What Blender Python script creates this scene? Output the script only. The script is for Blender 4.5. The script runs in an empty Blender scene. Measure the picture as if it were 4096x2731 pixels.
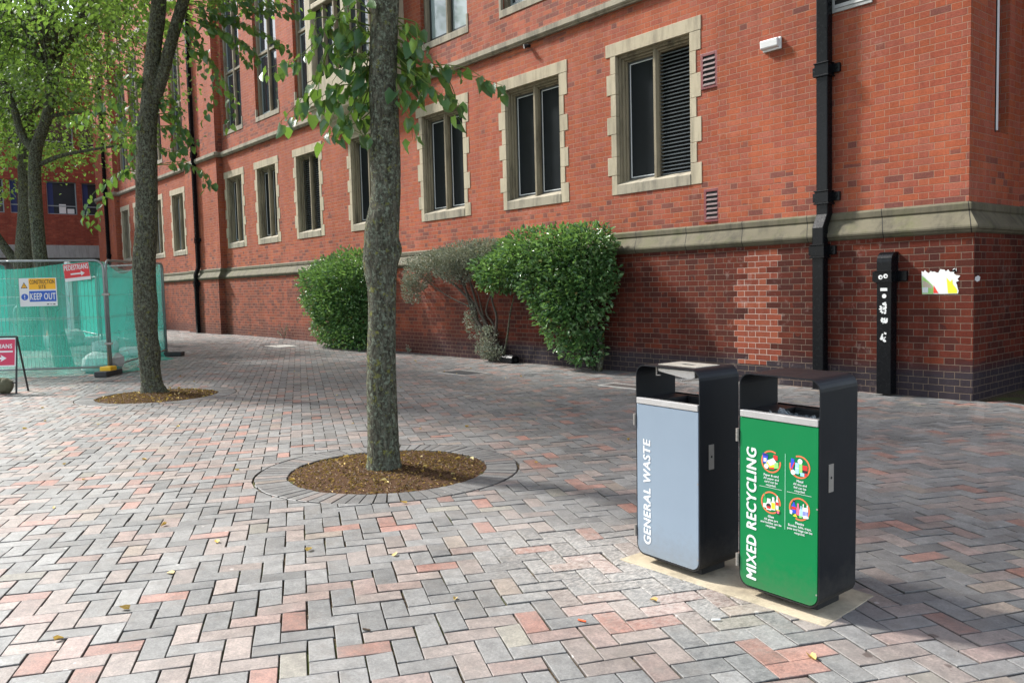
import bpy, math, random
import numpy as np
from mathutils import Matrix, Vector, Quaternion
random.seed(7)
RNG = np.random.default_rng(11)
SC = bpy.context.scene
COL = SC.collection
R = math.radians

# ------------------------------------------------------------------ camera
cam_d = bpy.data.cameras.new('camera')
cam = bpy.data.objects.new('camera', cam_d)
COL.objects.link(cam)
cam_d.sensor_width = 36.0
cam_d.lens = 29.0085
cam_d.clip_start = 0.05
cam_d.clip_end = 2000.0
CM = Matrix(((0.6364, -0.0352, 0.7705, 0.0), (0.7709, 0.0620, -0.6339, 0.0), (-0.0255, 0.9975, 0.0666, 1.40), (0, 0, 0, 1)))
cam.matrix_world = CM
SC.camera = cam

# ------------------------------------------------------------------ sky, sun, exposure
SUN_EL = R(42.0)
LX, LY = 0.94, 0.34                       # horizontal travel of the light
sun_dir = Vector((-LX * math.cos(SUN_EL), -LY * math.cos(SUN_EL), math.sin(SUN_EL)))
world = bpy.data.worlds.new('World')
SC.world = world
world.use_nodes = True
wn = world.node_tree
bg = wn.nodes['Background']
sky = wn.nodes.new('ShaderNodeTexSky')
sky.sky_type = 'NISHITA'
sky.sun_disc = False
sky.sun_elevation = SUN_EL
sky.sun_rotation = math.atan2(sun_dir.x, sun_dir.y)
sky.air_density = 1.0
sky.dust_density = 1.5
sky.ozone_density = 1.0
bg.inputs['Strength'].default_value = 0.15
hs = wn.nodes.new('ShaderNodeHueSaturation')      # thin white cloud pales the blue
hs.inputs['Saturation'].default_value = 0.55
wn.links.new(sky.outputs[0], hs.inputs['Color'])
wn.links.new(hs.outputs[0], bg.inputs[0])
sun_d = bpy.data.lights.new('sun', 'SUN')
sun_d.energy = 3.4
sun_d.angle = R(6.0)          # thin high cloud blurs the disc
sun_d.color = (1.0, 0.965, 0.92)
sun = bpy.data.objects.new('sun', sun_d)
COL.objects.link(sun)
sun.location = (-30, -10, 40)
sun.rotation_euler = (-sun_dir).to_track_quat('-Z', 'Y').to_euler()
SC.view_settings.view_transform = 'Standard'
SC.view_settings.look = 'None'
SC.view_settings.gamma = 1.0
SC.view_settings.exposure = 1.5
SC.cycles.max_bounces = 8
SC.cycles.transparent_max_bounces = 16

# ------------------------------------------------------------------ scene helpers
def tag(o, label=None, cat=None, group=None, kind=None):
    if label: o['label'] = label
    if cat: o['category'] = cat
    if group: o['group'] = group
    if kind: o['kind'] = kind
    return o

def empty(name, loc=(0, 0, 0), label=None, cat=None, group=None):
    o = bpy.data.objects.new(name, None)
    o.empty_display_size = 0.2
    o.location = loc
    COL.objects.link(o)
    return tag(o, label, cat, group)

def chain_loc(o):
    v = Vector((0, 0, 0))
    while o is not None:
        v += o.location
        o = o.parent
    return v

def copy_tree(o, parent=None):
    c = o.copy()
    COL.objects.link(c)
    c.parent = parent
    for ch in list(o.children):
        copy_tree(ch, c)
    return c

class MB:
    """collects faces, then links them as one mesh object"""
    def __init__(self):
        self.v = []; self.f = []; self.c = []
    def quad(self, a, b, c, d, col=None):
        n = len(self.v); self.v += [a, b, c, d]; self.f.append((n, n+1, n+2, n+3)); self.c.append(col)
    def poly(self, pts, col=None):
        n = len(self.v); self.v += list(pts); self.f.append(tuple(range(n, n+len(pts)))); self.c.append(col)
    def box(self, x0, x1, y0, y1, z0, z1, col=None):
        self.hexa([(x0,y0,z0),(x1,y0,z0),(x1,y1,z0),(x0,y1,z0),(x0,y0,z1),(x1,y0,z1),(x1,y1,z1),(x0,y1,z1)], col)
    def hexa(self, p, col=None):
        n = len(self.v); self.v += list(p)
        for q in ((0,3,2,1),(4,5,6,7),(0,1,5,4),(1,2,6,5),(2,3,7,6),(3,0,4,7)):
            self.f.append(tuple(n+i for i in q)); self.c.append(col)
    def obox(self, c, ax, ay, az, hx, hy, hz, col=None):
        c = Vector(c); ax = Vector(ax).normalized()*hx; ay = Vector(ay).normalized()*hy; az = Vector(az).normalized()*hz
        p = [c-ax-ay-az, c+ax-ay-az, c+ax+ay-az, c-ax+ay-az, c-ax-ay+az, c+ax-ay+az, c+ax+ay+az, c-ax+ay+az]
        self.hexa([tuple(q) for q in p], col)
    def prism(self, prof, axis, a, b, col=None):
        """prof: closed 2D outline; axis 'x': (y,z) swept a..b ; 'y': (x,z) ; 'z': (x,y)"""
        def P(q, t):
            return (t, q[0], q[1]) if axis == 'x' else ((q[0], t, q[1]) if axis == 'y' else (q[0], q[1], t))
        n = len(self.v); k = len(prof)
        self.v += [P(q, a) for q in prof] + [P(q, b) for q in prof]
        self.f.append(tuple(range(n, n+k))[::-1]); self.c.append(col)
        self.f.append(tuple(range(n+k, n+2*k))); self.c.append(col)
        for i in range(k):
            j = (i+1) % k
            self.f.append((n+i, n+j, n+k+j, n+k+i)); self.c.append(col)
    def tube(self, pts, rad, seg=10, cap=True, noise=0.0, rng=None, col=None):
        pts = [Vector(p) for p in pts]
        if not hasattr(rad, '__len__'): rad = [rad]*len(pts)
        n0 = len(self.v); up = None; m = len(pts)
        for i, p in enumerate(pts):
            t = (pts[min(i+1, m-1)]-pts[max(i-1, 0)])
            if t.length < 1e-9: t = Vector((0, 0, 1))
            t.normalize()
            if up is None:
                up = Vector((0, 0, 1)) if abs(t.z) < 0.9 else Vector((1, 0, 0))
            s = t.cross(up)
            if s.length < 1e-6: s = t.cross(Vector((0, 1, 0)))
            s.normalize(); up = s.cross(t).normalized()
            for k in range(seg):
                a = 2*math.pi*k/seg
                r = rad[i]
                if noise: r *= 1+noise*(rng or random).uniform(-1, 1)
                q = p+s*(math.cos(a)*r)+up*(math.sin(a)*r)
                self.v.append(tuple(q))
        for i in range(m-1):
            for k in range(seg):
                k2 = (k+1) % seg
                self.f.append((n0+i*seg+k, n0+i*seg+k2, n0+(i+1)*seg+k2, n0+(i+1)*seg+k)); self.c.append(col)
        if cap:
            self.f.append(tuple(n0+k for k in range(seg))[::-1]); self.c.append(col)
            self.f.append(tuple(n0+(m-1)*seg+k for k in range(seg))); self.c.append(col)
    def build(self, name, mat, parent=None, smooth=False, bevel=0.0, bevseg=2, label=None):
        off = chain_loc(parent) if parent is not None else Vector((0, 0, 0))
        me = bpy.data.meshes.new(name)
        V = [(p[0]-off.x, p[1]-off.y, p[2]-off.z) for p in self.v]
        me.from_pydata(V, [], self.f)
        if any(c is not None for c in self.c):
            at = me.color_attributes.new('col', 'FLOAT_COLOR', 'CORNER')
            buf = []
            for f, c in zip(self.f, self.c):
                c = c or (1, 1, 1)
                buf += [c[0], c[1], c[2], 1.0]*len(f)
            at.data.foreach_set('color', buf)
        if smooth:
            me.polygons.foreach_set('use_smooth', [True]*len(me.polygons))
        me.update()
        o = bpy.data.objects.new(name, me)
        if mat is not None: me.materials.append(mat)
        COL.objects.link(o)
        if parent is not None: o.parent = parent
        if bevel > 0:
            b = o.modifiers.new('bevel', 'BEVEL'); b.width = bevel; b.segments = bevseg; b.limit_method = 'ANGLE'; b.angle_limit = R(40)
            b.harden_normals = False
        if label: o['label'] = label
        return o

def np_mesh(name, verts, faces4, mat, parent=None, tint=None, smooth=False):
    """fast mesh from an (n,3) array and an (m,4) array"""
    off = chain_loc(parent) if parent is not None else Vector((0, 0, 0))
    verts = np.asarray(verts, dtype=np.float32)-np.array(off, dtype=np.float32)
    faces4 = np.asarray(faces4, dtype=np.int32)
    me = bpy.data.meshes.new(name)
    me.vertices.add(len(verts)); me.vertices.foreach_set('co', verts.ravel())
    me.loops.add(faces4.size); me.loops.foreach_set('vertex_index', faces4.ravel())
    me.polygons.add(len(faces4))
    me.polygons.foreach_set('loop_start', np.arange(0, faces4.size, 4, dtype=np.int32))
    me.polygons.foreach_set('loop_total', np.full(len(faces4), 4, dtype=np.int32))
    if tint is not None:
        a = me.attributes.new('tint', 'FLOAT', 'POINT'); a.data.foreach_set('value', np.asarray(tint, dtype=np.float32))
    me.update(calc_edges=True); me.validate()
    if smooth: me.polygons.foreach_set('use_smooth', [True]*len(me.polygons))
    o = bpy.data.objects.new(name, me)
    me.materials.append(mat)
    COL.objects.link(o)
    if parent is not None: o.parent = parent
    return o

def spline(pts, n):
    """Catmull-Rom resample of points (any dimension)"""
    P = np.array(pts, float)
    P = np.vstack([2*P[0]-P[1], P, 2*P[-1]-P[-2]])
    out = []
    m = len(P)-3
    for k in range(n):
        t = k/(n-1)*m; i = min(int(t), m-1); u = t-i
        p0, p1, p2, p3 = P[i], P[i+1], P[i+2], P[i+3]
        out.append(0.5*((2*p1)+(-p0+p2)*u+(2*p0-5*p1+4*p2-p3)*u*u+(-p0+3*p1-3*p2+p3)*u**3))
    return np.array(out)

# ------------------------------------------------------------------ material helpers
class NT:
    def __init__(self, name):
        self.m = bpy.data.materials.new(name); self.m.use_nodes = True
        self.t = self.m.node_tree; self.t.nodes.clear()
        self.out = self.t.nodes.new('ShaderNodeOutputMaterial')
    def node(self, typ, **kw):
        n = self.t.nodes.new(typ)
        for k, v in kw.items(): setattr(n, k, v)
        return n
    def put(self, sock, v):
        if v is None: return
        if isinstance(v, bpy.types.NodeSocket): self.t.links.new(v, sock)
        elif isinstance(v, (tuple, list)) and len(v) == 3 and sock.type == 'RGBA': sock.default_value = (*v, 1)
        else: sock.default_value = v
    def math(self, op, a, b=None, c=None, clamp=False):
        n = self.node('ShaderNodeMath', operation=op); n.use_clamp = clamp
        self.put(n.inputs[0], a); self.put(n.inputs[1], b); self.put(n.inputs[2], c)
        return n.outputs[0]
    def mix(self, fac, a, b, mode='MIX'):
        n = self.node('ShaderNodeMix', data_type='RGBA', blend_type=mode)
        n.clamp_factor = True
        self.put(n.inputs[0], fac); self.put(n.inputs[6], a); self.put(n.inputs[7], b)
        return n.outputs[2]
    def ramp(self, fac, stops, interp='LINEAR'):
        n = self.node('ShaderNodeValToRGB'); cr = n.color_ramp; cr.interpolation = interp
        while len(cr.elements) > 1: cr.elements.remove(cr.elements[-1])
        for i, (p, c) in enumerate(stops):
            e = cr.elements[0] if i == 0 else cr.elements.new(p)
            e.position = p; c = c if isinstance(c, (tuple, list)) else (c, c, c)
            e.color = (*c, 1)
        self.put(n.inputs[0], fac)
        return n.outputs[0]
    def noise(self, scale, detail=3, rough=0.55, vec=None, dist=0.0):
        n = self.node('ShaderNodeTexNoise'); n.inputs['Scale'].default_value = scale
        n.inputs['Detail'].default_value = detail; n.inputs['Roughness'].default_value = rough; n.inputs['Distortion'].default_value = dist
        self.put(n.inputs['Vector'], vec if vec is not None else self.pos())
        return n.outputs['Fac']
    def pos(self):
        if not hasattr(self, '_pos'):
            self._g = self.node('ShaderNodeNewGeometry'); self._pos = self._g.outputs['Position']
        return self._pos
    def objpos(self):
        if not hasattr(self, '_tc'): self._tc = self.node('ShaderNodeTexCoord')
        return self._tc.outputs['Object']
    def mapv(self, vec, scale=(1, 1, 1), loc=(0, 0, 0)):
        n = self.node('ShaderNodeMapping'); self.put(n.inputs['Vector'], vec)
        n.inputs['Scale'].default_value = scale; n.inputs['Location'].default_value = loc
        return n.outputs[0]
    def sep(self, v):
        n = self.node('ShaderNodeSeparateXYZ'); self.put(n.inputs[0], v); return n.outputs
    def comb(self, x, y, z=0.0):
        n = self.node('ShaderNodeCombineXYZ'); self.put(n.inputs[0], x); self.put(n.inputs[1], y); self.put(n.inputs[2], z); return n.outputs[0]
    def bump(self, h, strength=0.5, dist=0.01):
        n = self.node('ShaderNodeBump'); n.inputs['Strength'].default_value = strength; n.inputs['Distance'].default_value = dist
        self.put(n.inputs['Height'], h); return n.outputs[0]
    def attr(self, name):
        n = self.node('ShaderNodeAttribute'); n.attribute_name = name; return n
    def bsdf(self, col, rough=0.6, metal=0.0, spec=0.5, normal=None, **kw):
        n = self.node('ShaderNodeBsdfPrincipled')
        self.put(n.inputs['Base Color'], col); self.put(n.inputs['Roughness'], rough); self.put(n.inputs['Metallic'], metal)
        self.put(n.inputs['Specular IOR Level'], spec); self.put(n.inputs['Normal'], normal)
        for k, v in kw.items(): self.put(n.inputs[k.replace('_', ' ')], v)
        return n.outputs[0]
    def done(self, shader):
        self.t.links.new(shader, self.out.inputs[0]); return self.m

def paint(name, col, rough=0.45, metal=0.0, var=0.12, scale=14.0, spec=0.5, bump=0.0, dirt=None, splash=None):
    """painted or plain surface with slight uneven tone, optional speckled dirt"""
    n = NT(name)
    f = n.noise(scale, 4, 0.6, n.objpos())
    c = n.mix(f, tuple(x*(1-var) for x in col), tuple(min(1, x*(1+var)) for x in col))
    if dirt:
        d = n.ramp(n.noise(scale*0.5, 5, 0.7, n.objpos()), [(0.52, 0.0), (0.75, 1.0)])
        c = n.mix(n.math('MULTIPLY', d, 0.55), c, dirt)
    if splash:                              # road dirt thrown up over the lowest hand's breadth, and fine scratches
        z = n.sep(n.objpos())[2]
        band = n.ramp(n.math('ADD', z, n.math('MULTIPLY', n.math('SUBTRACT', n.noise(22.0, 5, 0.75, n.objpos()), 0.5), 0.30)), [(0.03, 1.0), (0.20, 0.0)])
        c = n.mix(n.math('MULTIPLY', band, 0.55), c, splash)
        scr = n.ramp(n.noise(9.0, 6, 0.8, n.mapv(n.objpos(), (1.0, 1.0, 7.0))), [(0.66, 0.0), (0.72, 1.0)])
        c = n.mix(n.math('MULTIPLY', scr, 0.22), c, splash)
    r = n.math('ADD', n.math('MULTIPLY', n.noise(scale*2, 3, 0.6, n.objpos()), 0.2), rough-0.1)
    nm = n.bump(n.noise(scale*6, 3, 0.6, n.objpos()), bump, 0.004) if bump else None
    return n.done(n.bsdf(c, r, metal, spec, nm))

def brick_mat(name, P=0.345, ch=0.0785, mort=0.0076, palette=None, mcol=(0.31, 0.185, 0.125), soot=False, gain=1.0):
    n = NT(name)
    pos = n.pos(); g = n._g
    x, y, z = n.sep(pos)[:3]
    nx = n.sep(g.outputs['True Normal'])[0]
    side = n.math('GREATER_THAN', n.math('ABSOLUTE', nx), 0.5)
    u = n.math('ADD', n.math('MULTIPLY', side, y), n.math('MULTIPLY', n.math('SUBTRACT', 1.0, side), x))
    wob = n.math('MULTIPLY', n.math('SUBTRACT', n.noise(9.0, 2, 0.5), 0.5), 0.006)
    v = n.math('DIVIDE', n.math('ADD', z, wob), ch)
    row = n.math('FLOOR', v)
    fv = n.math('FRACT', v)
    par = n.math('FLOORED_MODULO', row, 2.0)
    jit = n.math('MULTIPLY', n.node('ShaderNodeTexWhiteNoise', noise_dimensions='1D').outputs[0], 0.0)
    uu = n.math('ADD', n.math('DIVIDE', u, P), n.math('MULTIPLY', par, 0.5))
    idx = n.math('FLOOR', uu); t = n.math('FRACT', uu)
    isH = n.math('GREATER_THAN', t, 0.6667)
    loc = n.math('SUBTRACT', t, n.math('MULTIPLY', isH, 0.6667))
    w = n.math('SUBTRACT', 0.6667, n.math('MULTIPLY', isH, 0.3334))
    edge_u = n.math('MULTIPLY', n.math('MINIMUM', loc, n.math('SUBTRACT', w, loc)), P)
    edge_v = n.math('MULTIPLY', n.math('MINIMUM', fv, n.math('SUBTRACT', 1.0, fv)), ch)
    edge = n.math('ADD', n.math('MINIMUM', edge_u, edge_v), n.math('MULTIPLY', n.math('SUBTRACT', n.noise(45.0, 2, 0.6), 0.5), 0.004))
    brick = n.ramp(n.math('MULTIPLY', edge, 40.0), [(mort*0.5*40*0.55, 0.0), (mort*0.5*40*1.25, 1.0)])
    bid = n.comb(n.math('ADD', n.math('MULTIPLY', idx, 2.0), isH), row, n.math('MULTIPLY', side, 7.0))
    wn_ = n.node('ShaderNodeTexWhiteNoise', noise_dimensions='3D'); n.put(wn_.inputs['Vector'], bid)
    r1 = wn_.outputs['Value']
    rc = n.sep(wn_.outputs['Color'])
    r2, r3 = rc[0], rc[1]
    palette = palette or [(0.0, (0.31, 0.078, 0.035)), (0.3, (0.35, 0.094, 0.043)), (0.55, (0.29, 0.073, 0.041)), (0.75, (0.32, 0.100, 0.063)), (0.9, (0.255, 0.068, 0.045)), (1.0, (0.37, 0.108, 0.052))]
    col = n.ramp(r1, [(p, tuple(c*gain for c in cc)) for p, cc in palette])
    col = n.mix(n.math('MULTIPLY', n.math('SUBTRACT', r2, 0.5), 0.5), col, (0.40, 0.115, 0.058))
    dark = n.ramp(r3, [(0.0, (0.115, 0.052, 0.050)), (0.5, (0.155, 0.062, 0.052)), (1.0, (0.19, 0.070, 0.050))])
    blot = n.noise(1.3, 3, 0.6)
    if soot:
        # how many burnt or sooty bricks a height carries
        pz = n.ramp(n.math('DIVIDE', z, 10.0), [(0.0, 1.0), (0.036, 0.97), (0.050, 0.55), (0.10, 0.44), (0.18, 0.28), (0.215, 0.26), (0.262, 0.20), (0.285, 0.015), (0.55, 0.015), (0.585, 0.36), (0.64, 0.28), (0.68, 0.02)])
        pz = n.math('MULTIPLY', pz, n.math('ADD', 0.45, n.math('MULTIPLY', blot, 1.1)))
        isd = n.math('LESS_THAN', r2, pz)
        col = n.mix(n.math('MULTIPLY', isd, 0.75), col, dark)
        # coal black courses at the foot
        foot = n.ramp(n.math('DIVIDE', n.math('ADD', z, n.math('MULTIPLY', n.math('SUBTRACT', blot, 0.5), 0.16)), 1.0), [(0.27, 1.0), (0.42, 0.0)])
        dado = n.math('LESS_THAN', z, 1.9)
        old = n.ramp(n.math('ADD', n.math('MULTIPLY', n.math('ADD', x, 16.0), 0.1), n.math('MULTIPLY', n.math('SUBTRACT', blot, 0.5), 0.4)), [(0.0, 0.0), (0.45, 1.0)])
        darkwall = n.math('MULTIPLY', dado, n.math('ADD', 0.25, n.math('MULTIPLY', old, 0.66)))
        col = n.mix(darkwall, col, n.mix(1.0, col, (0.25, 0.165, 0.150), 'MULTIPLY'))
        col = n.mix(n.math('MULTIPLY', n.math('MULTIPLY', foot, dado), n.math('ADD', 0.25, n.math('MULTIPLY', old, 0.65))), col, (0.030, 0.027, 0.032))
        # a strip of newer bricks let into the dado, toothed along its edges
        cu = n.math('MULTIPLY', n.math('SUBTRACT', n.math('ADD', idx, n.math('ADD', 0.3333, n.math('MULTIPLY', isH, 0.5))), n.math('MULTIPLY', par, 0.5)), P)
        rw = n.node('ShaderNodeTexWhiteNoise', noise_dimensions='1D'); n.put(rw.inputs['W'], row)
        sh = n.math('MULTIPLY', n.math('SUBTRACT', rw.outputs['Value'], 0.5), 0.20)
        cs = n.math('ADD', cu, sh)
        inx = n.math('MULTIPLY', n.math('GREATER_THAN', cs, -6.80), n.math('LESS_THAN', cs, -6.22))
        inz = n.math('MULTIPLY', n.math('GREATER_THAN', z, 0.255), n.math('LESS_THAN', z, 1.80))
        patch = n.math('MULTIPLY', n.math('MULTIPLY', inx, inz), n.math('SUBTRACT', 1.0, side))
        newc = n.ramp(r1, [(0.0, (0.26, 0.064, 0.032)), (0.5, (0.19, 0.046, 0.026)), (1.0, (0.29, 0.080, 0.040))])
        col = n.mix(patch, col, newc)
        # lime bloom
        bl = n.math('MULTIPLY', n.ramp(n.noise(0.9, 5, 0.7), [(0.60, 0.0), (0.76, 1.0)]), n.ramp(n.noise(14.0, 4, 0.7), [(0.45, 0.0), (0.7, 1.0)]))
        near = n.math('MULTIPLY', n.math('COMPARE', x, -6.1, 1.3), n.math('MULTIPLY', n.math('LESS_THAN', z, 1.9), n.ramp(n.noise(7.0, 5, 0.7), [(0.58, 0.0), (0.68, 1.0)])))
        bl = n.math('MAXIMUM', n.math('MULTIPLY', bl, 0.55), n.math('MULTIPLY', near, 0.30))
        col = n.mix(n.math('MULTIPLY', bl, 0.75), col, (0.46, 0.36, 0.31))
    fine = n.ramp(n.noise(60.0, 5, 0.75), [(0.33, 0.0), (0.67, 1.0)])
    col = n.mix(0.5, col, n.mix(fine, (0.55, 0.55, 0.55), (1.35, 1.3, 1.25)), 'MULTIPLY')
    streak = n.ramp(n.noise(1.0, 6, 0.7, n.mapv(n.pos(), (2.6, 2.6, 0.45))), [(0.36, 0.0), (0.64, 1.0)])
    wash = n.ramp(n.noise(0.35, 4, 0.6), [(0.35, 0.0), (0.65, 1.0)])
    col = n.mix(1.0, col, n.mix(streak, (0.80, 0.78, 0.78), (1.10, 1.11, 1.12)), 'MULTIPLY')
    col = n.mix(1.0, col, n.mix(wash, (0.88, 0.86, 0.86), (1.08, 1.10, 1.14)), 'MULTIPLY')
    mc = n.mix(n.noise(5.0, 4, 0.6), tuple(c*0.7 for c in mcol), mcol)
    if soot:
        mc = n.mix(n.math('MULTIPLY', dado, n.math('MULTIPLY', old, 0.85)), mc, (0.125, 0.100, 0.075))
        mc = n.mix(n.math('MULTIPLY', patch, 0.6), mc, (0.55, 0.48, 0.42))
    fin = n.mix(brick, mc, col)
    h = n.math('ADD', n.math('MULTIPLY', brick, 1.0), n.math('ADD', n.math('MULTIPLY', fine, 0.25), n.math('MULTIPLY', r3, 0.35)))
    return n.done(n.bsdf(fin, 0.82, 0.0, 0.14, n.bump(h, 0.75, 0.006)))

def stone_mat(name, a, b, grime, amt=0.5, moss=None):
    n = NT(name)
    f = n.noise(2.2, 5, 0.65)
    c = n.mix(f, a, b)
    st = n.noise(1.0, 5, 0.7, n.mapv(n.pos(), (5.0, 5.0, 0.9)))
    c = n.mix(n.math('MULTIPLY', n.ramp(st, [(0.46, 0.0), (0.72, 1.0)]), amt), c, grime)
    if moss:
        c = n.mix(n.math('MULTIPLY', n.ramp(n.noise(3.0, 5, 0.7), [(0.5, 0.0), (0.68, 1.0)]), 0.6), c, moss)
    c = n.mix(0.3, c, n.mix(n.noise(70.0, 3, 0.7), (0.6, 0.6, 0.6), (1.2, 1.2, 1.2)), 'MULTIPLY')
    return n.done(n.bsdf(c, 0.85, 0.0, 0.25, n.bump(n.noise(40.0, 5, 0.7), 0.35, 0.006)))

def plinth_mat(name):
    m = stone_mat(name, (0.082, 0.072, 0.047), (0.145, 0.129, 0.086), (0.030, 0.028, 0.021), 0.7, (0.085, 0.090, 0.034))
    n = NT.__new__(NT); n.m = m; n.t = m.node_tree
    b = [k for k in m.node_tree.nodes if k.type == 'BSDF_PRINCIPLED'][0]
    src = b.inputs['Base Color'].links[0].from_socket
    x, y, z = n.sep(n.pos())[:3]
    u = n.math('ADD', n.math('ADD', x, n.math('MULTIPLY', y, 0.37)), n.math('MULTIPLY', z, 0.12))
    fr = n.math('FRACT', n.math('DIVIDE', u, 0.98))
    n.put(b.inputs['Base Color'], n.mix(n.math('LESS_THAN', fr, 0.011), src, (0.012, 0.011, 0.009)))
    return m

def leaf_mat(name, stops, trans, tw=0.45, rough=0.38, spec=0.5):
    n = NT(name)
    t = n.attr('tint').outputs['Fac']
    c = n.ramp(t, stops)
    tr = n.mix(0.5, c, trans)
    d = n.bsdf(c, rough, 0.0, spec)
    tb = n.node('ShaderNodeBsdfTranslucent'); n.put(tb.inputs[0], n.mix(t, tuple(x*0.7 for x in trans), trans))
    mx = n.node('ShaderNodeMixShader'); mx.inputs[0].default_value = tw
    n.t.links.new(d, mx.inputs[1]); n.t.links.new(tb.outputs[0], mx.inputs[2])
    return n.done(mx.outputs[0])

def bark_mat(name, lich=1.0, tone=1.0):
    n = NT(name)
    p = n.mapv(n.pos(), (1.0, 1.0, 0.30))
    f = n.noise(42.0, 6, 0.75, p)
    c = n.ramp(f, [(0.33, tuple(tone*x for x in (0.014, 0.013, 0.009))), (0.50, tuple(tone*x for x in (0.070, 0.066, 0.046))), (0.68, tuple(tone*x for x in (0.19, 0.185, 0.135)))])
    g1 = n.ramp(n.noise(34.0, 6, 0.75), [(0.50, 0.0), (0.56, 1.0)])
    c = n.mix(n.math('MULTIPLY', g1, 0.72*lich), c, (0.215, 0.245, 0.175))
    g2 = n.ramp(n.noise(15.0, 6, 0.8, n.mapv(n.pos(), loc=(3, 1, 7))), [(0.575, 0.0), (0.61, 1.0)])
    c = n.mix(n.math('MULTIPLY', g2, 0.8*lich), c, (0.20, 0.20, 0.045))
    return n.done(n.bsdf(c, 0.9, 0.0, 0.15, n.bump(n.math('ADD', f, n.math('MULTIPLY', g1, 0.25)), 1.0, 0.022)))

def glass_mat(name, col, rough=0.04, blotch=0.0):
    n = NT(name)
    c = n.mix(n.noise(1.2, 3, 0.5), tuple(x*0.6 for x in col), tuple(x*1.3 for x in col))
    return n.done(n.bsdf(c, rough, 0.0, 0.7, n.bump(n.noise(2.0, 2, 0.5), 0.05, 0.02)))

# ------------------------------------------------------------------ materials
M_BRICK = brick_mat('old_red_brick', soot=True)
M_BRICK2 = brick_mat('plain_red_brick', ch=0.075, palette=[(0.0, (0.26, 0.058, 0.032)), (0.5, (0.22, 0.048, 0.030)), (1.0, (0.29, 0.07, 0.04))], mcol=(0.22, 0.12, 0.09))
M_STONE = stone_mat('buff_sandstone', (0.36, 0.308, 0.212), (0.47, 0.412, 0.300), (0.085, 0.075, 0.058), 0.55)
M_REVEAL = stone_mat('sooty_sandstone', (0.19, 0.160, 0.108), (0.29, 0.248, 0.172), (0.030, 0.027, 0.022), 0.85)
M_SILL = stone_mat('weathered_sill_stone', (0.25, 0.222, 0.165), (0.36, 0.322, 0.245), (0.055, 0.052, 0.044), 0.75)
M_PLINTH = plinth_mat('weathered_plinth_stone')
M_CONC = stone_mat('grey_concrete', (0.30, 0.29, 0.27), (0.40, 0.39, 0.36), (0.14, 0.13, 0.12), 0.6)
M_PAD = stone_mat('sandy_concrete', (0.34, 0.285, 0.195), (0.47, 0.405, 0.295), (0.10, 0.088, 0.068), 0.65)
M_BARK = bark_mat('lichened_bark')
M_BARK2 = bark_mat('shade_toned_bark', 0.75, 0.85)  # tone lowered to put the trunks' backlit shade into the colour
M_TWIG = paint('brown_twig', (0.055, 0.038, 0.024), 0.8, var=0.4, scale=30, spec=0.2)
M_STEM = paint('green_twig', (0.10, 0.14, 0.03), 0.7, var=0.3, scale=30, spec=0.2)
M_LEAF = leaf_mat('lime_leaf', [(0.0, (0.022, 0.072, 0.026)), (0.45, (0.040, 0.112, 0.034)), (0.8, (0.080, 0.165, 0.038)), (0.97, (0.16, 0.24, 0.045)), (1.0, (0.30, 0.27, 0.05))], (0.24, 0.42, 0.055), 0.32, 0.42)
M_CROWN = leaf_mat('lime_crown_leaf', [(0.0, (0.014, 0.046, 0.014)), (0.5, (0.046, 0.105, 0.028)), (0.93, (0.115, 0.185, 0.042)), (1.0, (0.26, 0.24, 0.05))], (0.30, 0.50, 0.075), 0.44, 0.52)
M_BUSH = leaf_mat('glossy_bush_leaf', [(0.0, (0.028, 0.082, 0.028)), (0.45, (0.085, 0.195, 0.060)), (0.80, (0.22, 0.36, 0.13)), (0.99, (0.36, 0.48, 0.25)), (1.0, (0.24, 0.17, 0.06))], (0.20, 0.36, 0.07), 0.24, 0.30, 0.65)  # palest stops paint the glints of the shiny leaves into the colour
M_DRY = leaf_mat('dry_grey_leaf', [(0.0, (0.17, 0.195, 0.135)), (0.6, (0.35, 0.375, 0.285)), (0.92, (0.52, 0.52, 0.42)), (1.0, (0.30, 0.14, 0.05))], (0.15, 0.15, 0.08), 0.2, 0.6, 0.3)
M_BLACK = paint('gloss_black_paint', (0.0045, 0.005, 0.006), 0.26, var=0.3, scale=9, spec=0.15, bump=0.2)
M_BLACK_DULL = paint('dull_black', (0.012, 0.012, 0.013), 0.5, var=0.3, scale=9)
M_PANEL = paint('dark_window_panel', (0.008, 0.011, 0.013), 0.42, var=0.5, scale=1.4, spec=0.08)
M_FRAME = paint('white_window_bead', (0.62, 0.64, 0.65), 0.5, var=0.1, scale=12)
M_DFRAME = paint('dark_window_frame', (0.03, 0.032, 0.032), 0.45, var=0.3, scale=6)
M_GLASS = glass_mat('window_glass', (0.035, 0.045, 0.050))
M_GLASSL = glass_mat('window_glass_with_blind', (0.28, 0.34, 0.33), 0.05)
M_BLUE = paint('blue_curtain', (0.022, 0.038, 0.12), 0.8, var=0.4, scale=5)
M_WHITE = paint('white_plastic', (0.68, 0.69, 0.68), 0.35, var=0.06, scale=8)
M_RED = paint('dark_red_metal', (0.15, 0.022, 0.024), 0.5, var=0.2, scale=10)
M_SLAT = paint('grey_slat', (0.060, 0.018, 0.017), 0.7, var=0.3, scale=10)
M_GREYM = paint('grey_vent_metal', (0.33, 0.33, 0.32), 0.5, var=0.3, scale=14, dirt=(0.10, 0.09, 0.08))
M_ANTH = paint('anthracite_powder_coat', (0.0075, 0.009, 0.0115), 0.46, var=0.25, scale=8, spec=0.18, bump=0.04, dirt=(0.016, 0.0155, 0.015), splash=(0.060, 0.054, 0.046))
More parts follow.
